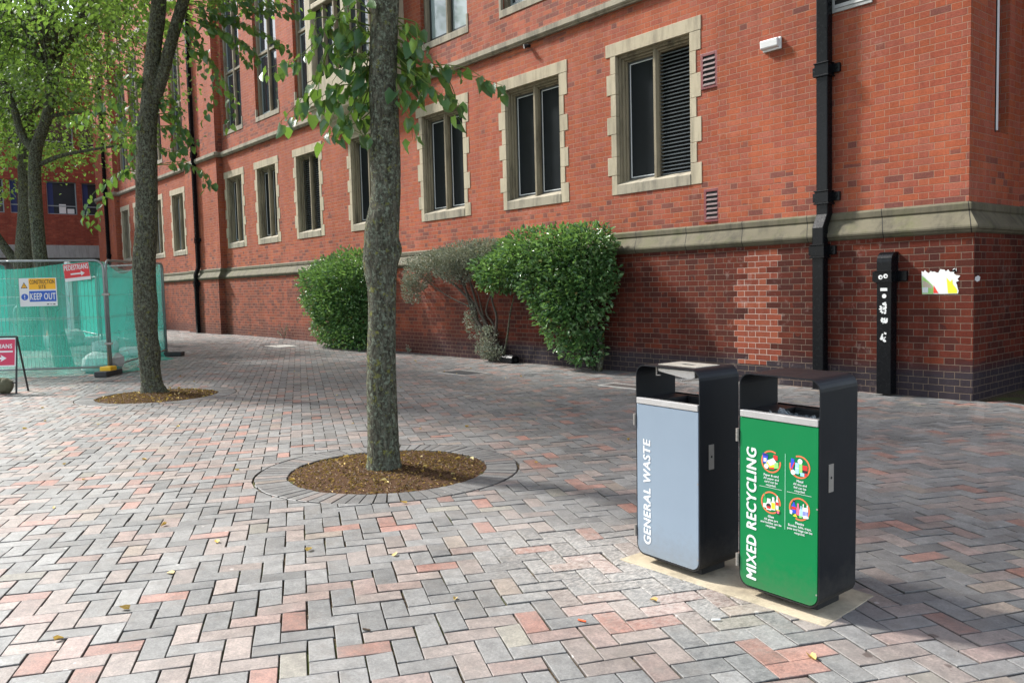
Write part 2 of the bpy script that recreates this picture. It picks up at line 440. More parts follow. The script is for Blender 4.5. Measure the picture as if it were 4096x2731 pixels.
M_GREEN = paint('green_bin_door', (0.0008, 0.168, 0.047), 0.48, var=0.06, scale=5, spec=0.18, dirt=(0.010, 0.150, 0.050), splash=(0.06, 0.13, 0.06))
M_GREY = paint('pale_blue_grey_bin_door', (0.205, 0.258, 0.310), 0.34, var=0.05, scale=5, spec=0.40, splash=(0.17, 0.175, 0.17))
M_STEEL = paint('brushed_steel', (0.44, 0.43, 0.415), 0.42, 0.55, var=0.16, scale=30, dirt=(0.35, 0.33, 0.30))
M_STEELD = paint('dull_steel', (0.30, 0.28, 0.25), 0.45, 0.5, var=0.2, scale=30)
M_INK = paint('white_lettering', (0.70, 0.715, 0.70), 0.4, var=0.03, scale=8)
M_HOLE = paint('dark_hole', (0.006, 0.006, 0.007), 0.7, var=0.2, scale=8)
M_GALV = paint('galvanised_tube', (0.27, 0.29, 0.29), 0.45, 0.6, var=0.25, scale=18)
M_YEL = paint('yellow_plastic', (0.72, 0.42, 0.012), 0.45, var=0.12, scale=12)
M_RUB = paint('black_rubber_block', (0.035, 0.034, 0.034), 0.75, var=0.3, scale=20)
M_SRED = paint('red_sign_face', (0.60, 0.020, 0.026), 0.35, var=0.06, scale=6)
M_SREDA = paint('crimson_sign_face', (0.50, 0.012, 0.060), 0.35, var=0.08, scale=6)
M_SWHT = paint('white_sign_face', (0.66, 0.66, 0.635), 0.4, var=0.05, scale=6, dirt=(0.62, 0.60, 0.55))
M_SBLU = paint('blue_sign_face', (0.012, 0.090, 0.42), 0.35, var=0.06, scale=6)
M_SYEL = paint('amber_sign_face', (0.85, 0.42, 0.006), 0.35, var=0.06, scale=6)
M_SBLK = paint('black_sign_ink', (0.012, 0.012, 0.012), 0.4, var=0.1, scale=6)
M_SAND = paint('woven_sandbag', (0.42, 0.43, 0.42), 0.85, var=0.25, scale=22, bump=0.3)
M_MOSSTONE = paint('mossy_stone', (0.10, 0.095, 0.055), 0.9, var=0.4, scale=16, bump=0.5)
M_ORANGE = paint('orange_plastic', (0.70, 0.10, 0.02), 0.45, var=0.1, scale=9)
M_RUST = paint('worn_red_pole', (0.35, 0.06, 0.04), 0.6, var=0.3, scale=9)
M_DEADLEAF = leaf_mat('fallen_yellow_leaf', [(0.0, (0.050, 0.028, 0.015)), (0.30, (0.13, 0.072, 0.038)), (0.45, (0.36, 0.23, 0.075)), (0.75, (0.55, 0.37, 0.08)), (1.0, (0.60, 0.50, 0.24))], (0.5, 0.35, 0.08), 0.2, 0.6, 0.3)

# ================================================================== GROUND
def gz(x):
    t = min(max((-13.0-x)/10.0, 0.0), 1.0)
    return 0.11*t*t*(3-2*t)

def ground_sheet():
    mb = MB()
    xs = [-300, -120, -60]+[-44+2*i for i in range(16)]+[-12, -8, -4, 0, 4, 10, 40, 200]
    ys = [-200, -60, -20, -6, 0, 4, 8, 12, 30, 200]
    for i in range(len(xs)-1):
        for j in range(len(ys)-1):
            a, b = xs[i], xs[i+1]; c, d = ys[j], ys[j+1]
            mb.quad((a, c, gz(a)-0.012), (b, c, gz(b)-0.012), (b, d, gz(b)-0.012), (a, d, gz(a)-0.012))
    n = NT('gritty_ground')
    f = n.noise(55.0, 5, 0.8)
    c = n.ramp(f, [(0.34, (0.016, 0.013, 0.010)), (0.50, (0.055, 0.042, 0.028)), (0.62, (0.14, 0.10, 0.055)), (0.76, (0.29, 0.20, 0.10))])
    c = n.mix(n.math('MULTIPLY', n.ramp(n.noise(3.0, 4, 0.6), [(0.50, 0.0), (0.62, 1.0)]), 0.6), c, (0.060, 0.085, 0.020))
    m = n.done(n.bsdf(c, 0.95, 0.0, 0.1, n.bump(f, 0.6, 0.006)))
    o = mb.build('ground', m)
    tag(o, kind='structure')
ground_sheet()

# ---- herringbone clay pavers, each a real little block with eased arrises
UA = np.array([-0.9060, 0.4233]); UB = np.array([0.4233, 0.9060])
U = 0.1071; A0_, B0_ = 3.036, -0.1285
RINGS = [((-5.54, 3.28), 0.765, 1.005, 68), ((-12.05, 3.46), 0.80, 1.04, 70)]
PADX, PADY = (-2.86, -1.73), (3.01, 3.47)
COVERS = [(-11.37, -10.57, 7.72, 8.20), (-8.05, -7.30, 8.14, 8.46), (-19.75, -18.85, 8.25, 8.75)]

def paver_colour(rng, x, y):
    r = rng.random()
    k = rng.uniform(0.78, 1.18)
    if r < 0.60:
        t = rng.uniform(0, 1); c = (0.108+0.055*t, 0.111+0.053*t, 0.110+0.050*t)
    elif r < 0.81:
        t = rng.uniform(0, 1); c = (0.165+0.05*t, 0.138+0.04*t, 0.124+0.035*t)
    elif r < 0.90:
        t = rng.uniform(0, 1); c = (0.185+0.045*t, 0.138+0.03*t, 0.120+0.03*t)
    elif r < 0.965:
        t = rng.uniform(0, 1); c = (0.205+0.06*t, 0.108+0.03*t, 0.084+0.025*t)
    elif r < 0.985:
        c = (0.20, 0.165, 0.135)
    else:
        c = (0.185, 0.175, 0.145)
    return tuple(v*k for v in c)

def in_paving(x, y):
    if x < -46 or x > 7 or y > 9.80 or y < -3.0: return False
    if x > -3.6 and y > 9.85: return False
    return -0.772*x+0.635*y > -2.0

def paving():
    rng = np.random.default_rng(5)
    V = []; F = []; C = []
    gap = 0.0066; bev = 0.0022; dep = 0.011
    def block(c0, e1, e2, h1, h2, z, tilt, col):
        # e1,e2 unit 2-vectors, half sizes h1,h2
        n = len(V)
        jit = {(a, b): rng.normal(0, .0011, 2) for a in (-1, 1) for b in (-1, 1)}
        for s, zz in ((0.0, -dep), (0.0, -bev*0.8), (bev, 0.0)):
            for a, b in ((-1, -1), (1, -1), (1, 1), (-1, 1)):
                jj = jit[(a, b)]
                p = c0+e1*(a*(h1-s)+jj[0])+e2*(b*(h2-s)+jj[1])
                V.append((p[0], p[1], z+zz+tilt[0]*a+tilt[1]*b))
        F.append((n+8, n+9, n+10, n+11)); C.append(col)
        for base in (0, 4):
            for k in range(4):
                k2 = (k+1) % 4
                F.append((n+base+k, n+base+k2, n+base+4+k2, n+base+4+k)); C.append(tuple(x*(0.45 if base == 0 else 0.72) for x in col))
    bmin, bmax = -26, 22
    for j in range(-20, 460):
        for i in range(-340, 190):
            k = (i-j+3) % 4
            if k == 0: ci, cj, e1, e2 = i+1.0, j+0.5, UB, UA
            elif k == 3: ci, cj, e1, e2 = i+0.5, j+1.0, UA, UB
            else: continue
            a = A0_+cj*U; b = B0_+ci*U
            c0 = UA*a+UB*b
            if not in_paving(c0[0], c0[1]): continue
            if PADX[0]+0.13 < c0[0] < PADX[1]-0.13 and PADY[0]+0.13 < c0[1] < PADY[1]-0.13: continue
            if any(cv[0]+0.12 < c0[0] < cv[1]-0.12 and cv[2]+0.12 < c0[1] < cv[3]-0.12 for cv in COVERS): continue
            w1 = U-gap/2+rng.uniform(-.001, .001); w2 = U/2-gap/2+rng.uniform(-.0012, .0012)
            cc = c0+np.array([rng.uniform(-.0012, .0012), rng.uniform(-.0012, .0012)])
            rot = rng.normal(0, 0.006)
            ee1 = e1*math.cos(rot)+e2*math.sin(rot); ee2 = -e1*math.sin(rot)+e2*math.cos(rot)
            zz = gz(c0[0])+rng.normal(0, 0.0012); colr = paver_colour(rng, c0[0], c0[1])
            cutby = [r for r in RINGS if (c0[0]-r[0][0])**2+(c0[1]-r[0][1])**2 < (r[2]+0.13)**2]
            if cutby:
                rc = np.array(cutby[0][0]); R_ = cutby[0][2]+0.015
                poly = [cc+ee1*(a*w1)+ee2*(b*w2) for a, b in ((-1, -1), (1, -1), (1, 1), (-1, 1))]
                nrm = (c0-rc)/np.linalg.norm(c0-rc)
                out = []
                for q in range(4):
                    p, p2 = poly[q], poly[(q+1) % 4]; d1, d2 = (p-rc)@nrm-R_, (p2-rc)@nrm-R_
                    if d1 >= 0: out.append(p)
                    if d1*d2 < 0: out.append(p+(p2-p)*(d1/(d1-d2)))
                if len(out) < 3: continue
                m = len(out); n0 = len(V); ctr = sum(out)/m
                if sum(abs(out[q][0]*out[(q+1) % m][1]-out[(q+1) % m][0]*out[q][1]-0) for q in range(m)) == 0: continue
                for s, dz in ((0.0, -dep), (0.0, -bev*0.8), (0.03, 0.0)):
                    for p in out: pp = p+(ctr-p)*s; V.append((pp[0], pp[1], zz+dz))
                F.append(tuple(n0+2*m+q for q in range(m))); C.append(colr)
                for base in (0, m):
                    for q in range(m):
                        q2 = (q+1) % m; F.append((n0+base+q, n0+base+q2, n0+base+m+q2, n0+base+m+q)); C.append(tuple(x*(0.45 if base == 0 else 0.72) for x in colr))
                continue
            block(cc, ee1, ee2, w1, w2, zz, (rng.normal(0, .0011), rng.normal(0, .0009)), colr)
    n = NT('clay_paver')
    col = n.attr('col').outputs['Color']
    col = n.mix(0.75, col, n.mix(n.ramp(n.noise(85.0, 5, 0.8), [(0.34, 0.0), (0.66, 1.0)]), (0.50, 0.50, 0.50), (1.45, 1.44, 1.42)), 'MULTIPLY')
    col = n.mix(0.8, col, n.mix(n.ramp(n.noise(15.0, 5, 0.7), [(0.34, 0.0), (0.66, 1.0)]), (0.66, 0.66, 0.67), (1.34, 1.33, 1.31)), 'MULTIPLY')
    col = n.mix(n.math('MULTIPLY', n.ramp(n.noise(5.0, 5, 0.75), [(0.50, 0.0), (0.66, 1.0)]), 0.50), col, (0.115, 0.100, 0.085))
    # brushed-in mortar dust around the new slab, streaky
    x, y, z = n.sep(n.pos())[:3]
    dx = n.math('DIVIDE', n.math('ADD', x, 2.75), 1.25); dy = n.math('DIVIDE', n.math('SUBTRACT', y, 2.95), 0.75)
    d = n.math('SQRT', n.math('ADD', n.math('MULTIPLY', dx, dx), n.math('MULTIPLY', dy, dy)))
    near = n.ramp(d, [(0.15, 1.0), (1.0, 0.0)])
    stv = n.noise(60.0, 5, 0.8, n.mapv(n.pos(), (1.0, 0.5, 1.0)))
    st = n.ramp(stv, [(0.42, 0.0), (0.62, 1.0)])
    col = n.mix(n.math('MULTIPLY', n.math('MULTIPLY', st, near), 0.62), col, (0.56, 0.52, 0.47))
    # pale dust everywhere, dark drips and gum spots
    dust = n.ramp(n.noise(1.1, 5, 0.7), [(0.40, 0.0), (0.75, 1.0)])
    col = n.mix(n.math('MULTIPLY', dust, 0.34), col, (0.31, 0.30, 0.285))
    drips = n.math('MULTIPLY', n.ramp(n.noise(7.0, 3, 0.5), [(0.665, 0.0), (0.685, 1.0)]), n.math('GREATER_THAN', x, -1.5))
    col = n.mix(n.math('MULTIPLY', drips, 0.7), col, (0.045, 0.030, 0.024))
    vo = n.node('ShaderNodeTexVoronoi'); vo.inputs['Scale'].default_value = 4.2; n.put(vo.inputs['Vector'], n.pos())
    gum = n.math('LESS_THAN', vo.outputs['Distance'], 0.045)
    col = n.mix(n.math('MULTIPLY', gum, 0.45), col, (0.50, 0.49, 0.46))
    rough = n.math('ADD', 0.42, n.math('MULTIPLY', n.noise(20.0, 4, 0.7), 0.25))
    m = n.done(n.bsdf(col, rough, 0.0, 0.5, n.bump(n.math('ADD', n.noise(150.0, 4, 0.75), n.math('MULTIPLY', n.noise(28.0, 4, 0.7), 1.2)), 0.45, 0.004)))
    mb = MB(); mb.v = V; mb.f = F; mb.c = C
    tag(mb.build('paving', m), kind='structure')
    # rings of radial blocks round the tree pits
    for q, ((cx, cy), ri, ro, nb) in enumerate(RINGS):
        mb = MB()
        for k in range(nb):
            a0 = 2*math.pi*(k+0.05+rng.uniform(-.015, .015))/nb; a1 = 2*math.pi*(k+0.95+rng.uniform(-.015, .015))/nb
            z0 = gz(cx)+0.001+rng.normal(0, .0012)
            r0, r1 = ri+rng.uniform(-.006, .006), ro+rng.uniform(-.006, .006)
            col = paver_colour(rng, cx, cy)
            if col[0] > 0.17 and rng.random() < 0.85: col = (0.105, 0.106, 0.105)
            col = tuple(0.85*v for v in col)
            P = [(cx+r*math.cos(a), cy+r*math.sin(a)) for r, a in ((r0, a0), (r1, a0), (r1, a1), (r0, a1))]
            s = 0.035
            mid = (sum(p[0] for p in P)/4, sum(p[1] for p in P)/4)
            T = [(p[0]+(mid[0]-p[0])*s, p[1]+(mid[1]-p[1])*s) for p in P]
            n0 = len(mb.v)
            mb.v += [(*p, z0-0.02) for p in P]+[(*p, z0-0.003) for p in P]+[(*p, z0) for p in T]
            mb.f.append((n0+8, n0+9, n0+10, n0+11)); mb.c.append(col)
            for base in (0, 4):
                for e in range(4):
                    e2 = (e+1) % 4
                    mb.f.append((n0+base+e, n0+base+e2, n0+base+4+e2, n0+base+4+e)); mb.c.append(tuple(v*.5 for v in col))
        tag(mb.build('paving_ring', m), kind='structure')
    return m
M_PAVER = paving()

# ---- bark mulch in the tree pits
def mulch(cx, cy, ri, seed):
    rng = np.random.default_rng(seed)
    mb = MB(); nr, na = 14, 56
    ring = []
    for i in range(nr+1):
        r = (ri-0.004)*i/nr
        ring.append([(cx+r*math.cos(2*math.pi*k/na), cy+r*math.sin(2*math.pi*k/na), gz(cx)-0.010+0.030*(1-(i/nr)**2)+rng.normal(0, .005)) for k in range(na)])
    for i in range(nr):
        for k in range(na):
            mb.quad(ring[i][k], ring[i+1][k], ring[i+1][(k+1) % na], ring[i][(k+1) % na])
    n = NT('bark_mulch')
    f = n.noise(70.0, 5, 0.8)
    c = n.ramp(f, [(0.30, (0.018, 0.010, 0.006)), (0.48, (0.080, 0.043, 0.023)), (0.62, (0.17, 0.100, 0.056)), (0.76, (0.42, 0.34, 0.27))])
    m = n.done(n.bsdf(c, 0.95, 0.0, 0.1, n.bump(f, 1.0, 0.02)))
    tag(mb.build('mulch_bed', m, smooth=True), kind='structure')
    # loose chips and shed leaves, beyond counting
    N = 2600
    cen = []
    for _ in range(N):
        r = ri*math.sqrt(rng.random())*0.98; a = rng.random()*2*math.pi
        cen.append((cx+r*math.cos(a), cy+r*math.sin(a), gz(cx)-0.010+0.030*(1-(r/ri)**2)+0.005))
    return np.array(cen)

def leaf_arrays(P, D, Nn, S, rng, fold=0.16, wid=0.80, curl=0.15):
    """folded heart-shaped leaves; P base points, D tip direction, Nn rough normal, S length"""
    P = np.asarray(P, float); D = np.asarray(D, float); Nn = np.asarray(Nn, float); S = np.asarray(S, float)[:, None]
    D = D/np.linalg.norm(D, axis=1, keepdims=True)
    side = np.cross(D, Nn); side /= (np.linalg.norm(side, axis=1, keepdims=True)+1e-9)
    nn = np.cross(side, D)
    def pt(s, t, h): return P+side*(s*S*wid)+D*(t*S)+nn*(h*S)
    tpl = [pt(0, 0.05, 0), pt(0, 1.0, -curl), pt(-0.42, -0.02, fold*0.9), pt(-0.50, 0.42, fold), pt(0.42, -0.02, fold*0.9), pt(0.50, 0.42, fold), pt(0, 0.5, 0.0), pt(-0.25, 0.80, fold*0.45-curl*0.5), pt(0.25, 0.80, fold*0.45-curl*0.5)]
    V = np.stack(tpl, 1)                       # (n,9,3)
    n = len(P)
    base = (np.arange(n)*9)[:, None]
    q = np.array([[0, 6, 3, 2], [6, 1, 7, 3], [0, 4, 5, 6], [6, 5, 8, 1]])
    F = (base[:, None, :]+q[None]).reshape(-1, 4)
    return V.reshape(-1, 3), F

def simple_leaf_arrays(P, D, Nn, S, wid=0.75, fold=0.15):
    P = np.asarray(P, float); S = np.asarray(S, float)[:, None]
    D = D/np.linalg.norm(D, axis=1, keepdims=True)
    side = np.cross(D, Nn); side /= (np.linalg.norm(side, axis=1, keepdims=True)+1e-9)
    nn = np.cross(side, D)
    def pt(s, t, h): return P+side*(s*S*wid)+D*(t*S)+nn*(h*S)
    V = np.stack([pt(0, 0, 0), pt(-0.5, 0.35, fold), pt(-0.28, 0.78, fold*0.4), pt(0, 1, -0.1), pt(0.28, 0.78, fold*0.4), pt(0.5, 0.35, fold)], 1)
    base = (np.arange(len(P))*6)[:, None]
    q = np.array([[0, 3, 2, 1], [0, 5, 4, 3]])
    return V.reshape(-1, 3), (base[:, None, :]+q[None]).reshape(-1, 4)

def rand_dirs(rng, n):
    v = rng.normal(size=(n, 3)); return v/np.linalg.norm(v, axis=1, keepdims=True)

for q, ((cx, cy), ri, ro, nb) in enumerate(RINGS):
    cen = mulch(cx, cy, ri, 40+q)
    rng = np.random.default_rng(60+q)
    D = rand_dirs(rng, len(cen)); D[:, 2] *= 0.25
    Nn = rand_dirs(rng, len(cen))*0.35+np.array([0, 0, 1.0])
    S = rng.uniform(0.012, 0.03, len(cen)); big = rng.random(len(cen)) < (0.010 if q == 0 else 0.034); S[big] = rng.uniform(0.035, 0.065, big.sum())
    V, F = simple_leaf_arrays(cen, D, Nn, S, 0.5, 0.3)
    o = np_mesh('leaf_litter', V, F, M_DEADLEAF, tint=np.repeat(np.where(big, .5+.5*rng.random(len(cen)), rng.random(len(cen))**2*0.5), 6))
    tag(o, 'yellow shed leaves and bark chips on the mulch of the near tree pit' if q == 0 else 'yellow shed leaves on the mulch round the forked tree', 'leaf litter', kind='stuff')

# ---- slab under the bins
mb = MB()
mb.prism([(-2.85, 3.02), (-1.715, 3.008), (-1.745, 3.46), (-2.10, 3.49), (-2.84, 3.47)], 'z', -0.03, 0.0045)
tag(mb.build('concrete_slab', M_PAD, bevel=0.003), kind='structure')

# ---- access covers in the paving
M_COVER = paint('dark_cast_cover', (0.028, 0.028, 0.029), 0.7, 0.0, 0.35, 20, bump=0.6)
M_PALEC = paint('pale_cement_cover', (0.44, 0.42, 0.38), 0.8, 0.0, 0.2, 10)
def access_cover(c, plate_m, label):
    x0, x1, y0, y1 = c; z = gz((x0+x1)/2)
    t = empty('access_cover', ((x0+x1)/2, (y0+y1)/2, z), label, 'access cover')
    f = MB()
    for a in ((x0, x1, y0, y0+.035), (x0, x1, y1-.035, y1), (x0, x0+.035, y0+.035, y1-.035), (x1-.035, x1, y0+.035, y1-.035)):
        f.box(a[0], a[1], a[2], a[3], z-0.02, z+0.0065)
    f.build('frame', M_PALEC if plate_m is not M_COVER else paint('dusty_steel_rim', (0.34, 0.32, 0.29), .7, 0, .2, 20), t)
    p = MB(); p.box(x0+.040, x1-.040, y0+.040, y1-.040, z-0.02, z+0.0050); p.build('plate', plate_m, t)
    for sx in (0.2, 0.8):
        h = MB(); xx = x0+(x1-x0)*sx; h.box(xx-.02, xx+.02, (y0+y1)/2-.012, (y0+y1)/2+.012, z+0.0051, z+0.0062)
        h.build('lifting_eye', M_HOLE, t)
access_cover(COVERS[0], M_COVER, 'dark iron access cover with pale frame, in the paving before the grey shrub')
access_cover(COVERS[1], paint('brown_cover', (0.10, 0.085, 0.075), 0.7, 0, 0.3, 25, bump=0.5), 'brownish access cover in the paving behind the general waste bin')
access_cover(COVERS[2], M_PALEC, 'pale cement access cover in the paving left of the clipped hedge')

# ================================================================== THE BRICK BUILDING
YW, YD = 9.82, 9.72
XL, XR, XB = -42.0, -3.876, -7.22
ZTOP = 17.0
PIL = [(-29.1, -26.12), (-41.2, -38.2)]
building = empty('brick_building', (-22.0, 14.0, 0.0), 'tall red brick building with stone framed windows and stone string courses', 'building')

WIN = [(-9.38, 'panel', 'louvre'), (-12.16, 'panel', 'panel'), (-14.94, 'panel', 'panel'), (-18.03, 'panel', 'panel'),
       (-21.02, 'louvre', 'louvre'), (-23.64, 'panel', 'panel'), (-26.02, 'panel', 'panel'),
       (-31.42, 'panel', 'panel'), (-33.9, 'panel', 'panel'), (-36.2, 'panel', 'panel'), (-38.1, 'louvre', 'louvre')]
WINW = [1.86, 1.86, 1.84, 1.80, 1.70, 1.68, 1.60, 1.62, 1.6, 1.55, 1.35]
WZ0, WZ1 = 2.81, 5.19
# upper tall windows: x0, x1, sill bottom, top
UP = [(-12.03, -10.45), (-14.66, -13.05), (-20.72, -19.32), (-23.32, -21.76), (-25.86, -24.36), (-31.0, -29.47), (-33.6, -32.1), (-36.1, -34.7), (-38.05, -36.55)]
UZ0, UZ1 = 6.33, 10.9
ORX0, ORX1 = -19.12, -15.3

def wall_grid(mb, x0, x1, z0, z1, holes, y, axis='x'):
    xs = sorted(set([x0, x1]+[min(max(h[k], x0), x1) for h in holes for k in (0, 1)]))
    zs = sorted(set([z0, z1]+[min(max(h[k], z0), z1) for h in holes for k in (2, 3)]))
    for i in range(len(xs)-1):
        for j in range(len(zs)-1):
            cx = (xs[i]+xs[i+1])/2; cz = (zs[j]+zs[j+1])/2
            if any(h[0] < cx < h[1] and h[2] < cz < h[3] for h in holes): continue
            if axis == 'x': mb.quad((xs[i], y, zs[j]), (xs[i+1], y, zs[j]), (xs[i+1], y, zs[j+1]), (xs[i], y, zs[j+1]))
            else: mb.quad((y, xs[i], zs[j]), (y, xs[i+1], zs[j]), (y, xs[i+1], zs[j+1]), (y, xs[i], zs[j+1]))

holes = [(x0+0.17, x0+w-0.17, WZ0+0.10, WZ1-0.16) for (x0, a, b), w in zip(WIN, WINW)]
holes += [(a, b, UZ0, UZ1) for a, b in UP]
holes += [(ORX0+.05, ORX1-.05, 5.9, UZ1+.6)]
holes += [(a, b, 12.3, 15.6) for a, b in UP]
w = MB()
wall_grid(w, XL, XB, 2.1, ZTOP, holes, YW)
wall_grid(w, XB, XR, 2.1, ZTOP, [], YW-.03)
w.quad((XB, YW-.03, 2.1), (XB, YW, 2.1), (XB, YW, ZTOP), (XB, YW-.03, ZTOP))
for a, b in PIL:
    w.quad((a, YW-.2, 2.1), (b, YW-.2, 2.1), (b, YW-.2, ZTOP), (a, YW-.2, ZTOP))
    w.quad((b, YW-.2, 2.1), (b, YW, 2.1), (b, YW, ZTOP), (b, YW-.2, ZTOP))
    w.quad((a, YW-.2, 2.1), (a, YW, 2.1), (a, YW, ZTOP), (a, YW-.2, ZTOP))
# dado
wall_grid(w, XL, XB, -0.3, 1.90, [], YD)
wall_grid(w, XB, XR+0.10, -0.3, 1.90, [], YD-.03)
w.quad((XB, YD-.03, -.3), (XB, YD, -.3), (XB, YD, 1.9), (XB, YD-.03, 1.9))
for a, b in PIL:
    w.quad((a, YD-.2, -.3), (b, YD-.2, -.3), (b, YD-.2, 1.9), (a, YD-.2, 1.9))
    w.quad((b, YD-.2, -.3), (b, YD, -.3), (b, YD, 1.9), (b, YD-.2, 1.9))
    w.quad((a, YD-.2, -.3), (a, YD, -.3), (a, YD, 1.9), (a, YD-.2, 1.9))
# right return with a tall slot, then the next pier
YP0 = 11.25
wall_grid(w, YW-.03, YP0, 2.1, ZTOP, [(10.47, 10.88, 3.04, 12.0)], XR, 'y')
w.quad((XR, 10.88, 3.04), (XR-.35, 10.88, 3.04), (XR-.35, 10.88, 12), (XR, 10.88, 12))
w.quad((XR, 10.47, 3.04), (XR-.35, 10.47, 3.04), (XR-.35, 10.47, 12), (XR, 10.47, 12))
w.quad((XR, 10.47, 3.04), (XR, 10.88, 3.04), (XR-.35, 10.88, 3.04), (XR-.35, 10.47, 3.04))
w.quad((XR, 10.47, 12), (XR, 10.88, 12), (XR-.35, 10.88, 12), (XR-.35, 10.47, 12))
w.quad((XR+.10, YD-.03, -.3), (XR+.10, YP0-.1, -.3), (XR+.10, YP0-.1, 1.9), (XR+.10, YD-.03, 1.9))
wall_grid(w, XR, -1.2, 2.1, ZTOP, [], YP0)
wall_grid(w, XR+.10, -1.1, -.3, 1.9, [], YP0-.1)
wall_grid(w, YP0, 26, 2.1, ZTOP, [], -1.2, 'y')
wall_grid(w, YP0-.1, 26, -.3, 1.9, [], -1.1, 'y')
wall_grid(w, YW, 26, -.3, ZTOP, [], XL, 'y')
wall_grid(w, XL, -1.2, -.3, ZTOP, [], 26)
w.quad((XL, YW, 9), (XL, YD, 9), (XL, YD, 9.001), (XL, YW, 9.001))
# brick reveals of the tall windows
for a, b in UP:
    for z0, z1 in ((UZ0, UZ1), (12.3, 15.6)):
        for xx in (a, b): w.quad((xx, YW, z0), (xx, YW+.36, z0), (xx, YW+.36, z1), (xx, YW, z1))
        w.quad((a, YW, z1), (b, YW, z1), (b, YW+.36, z1), (a, YW+.36, z1))
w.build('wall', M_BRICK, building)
rf = MB(); rf.box(XL-.2, -1.0, YW-.25, 26.2, ZTOP+.002, ZTOP+.35); rf.build('roof', M_PLINTH, building)
bk = MB(); bk.quad((XR-.349, 10.46, 3.0), (XR-.349, 10.9, 3.0), (XR-.349, 10.9, 12.1), (XR-.349, 10.46, 12.1)); bk.build('slot_glazing', M_GLASS, building)

def outline():
    p = [(XL, YW)]
    for a, b in sorted(PIL):
        p += [(a, YW), (a, YW-.2), (b, YW-.2), (b, YW)]
    p += [(XB, YW), (XB, YW-.03), (XR, YW-.03), (XR, YP0), (-1.2, YP0), (-1.2, 20.0)]
    return p
def offset_path(P, d):
    out = []
    for i, p in enumerate(P):
        ns = []
        for j in (i-1, i):
            if 0 <= j < len(P)-1:
                e = np.array(P[j+1])-np.array(P[j]); L = np.linalg.norm(e); ns.append(np.array([e[1], -e[0]])/L)
        if len(ns) == 2: m = ns[0]+ns[1]; m = m/(1+ns[0]@ns[1])
        else: m = ns[0]
        out.append(tuple(np.array(p)+m*d))
    return out
def moulding(mb, path, prof):
    lines = [[(q[0], q[1], z) for q in offset_path(path, d)] for d, z in prof]
    for i in range(len(lines)-1):
        for k in range(len(path)-1):
            mb.quad(lines[i][k], lines[i][k+1], lines[i+1][k+1], lines[i+1][k])
pl = MB()
moulding(pl, outline(), [(-.02, 2.225), (.035, 2.195), (.042, 2.185), (.042, 2.125), (.030, 2.105), (.045, 2.085), (.135, 1.965), (.150, 1.945), (.155, 1.925), (.150, 1.905), (.135, 1.895), (.125, 1.875), (.105, 1.860), (.09, 1.855)])
pl.build('plinth', M_PLINTH, building)
sc_ = MB()
seg1 = [(XL, YW)]
for a, b in sorted(PIL): seg1 += [(a, YW), (a, YW-.2), (b, YW-.2), (b, YW)]
seg1 += [(-18.95, YW)]
sprof = [(-.02, 5.86), (.055, 5.845), (.085, 5.83), (.085, 5.745), (.07, 5.72), (.055, 5.71), (.05, 5.69), (-.01, 5.685)]
moulding(sc_, seg1, sprof)
seg2 = [(-15.45, YW), (XB, YW), (XB, YW-.03), (XR, YW-.03), (XR, YP0), (-1.2, YP0), (-1.2, 20.0)]
moulding(sc_, seg2, sprof)
for xx in (-18.95, -15.45):
    sc_.poly([(xx, YW-d, z) for d, z in sprof])
sc_.build('string_course', M_SILL, building)
sc2 = MB(); moulding(sc2, outline(), [(-.02, 11.72), (.09, 11.68), (.09, 11.5), (-.01, 11.45)]); sc2.build('string_course', M_SILL, building)

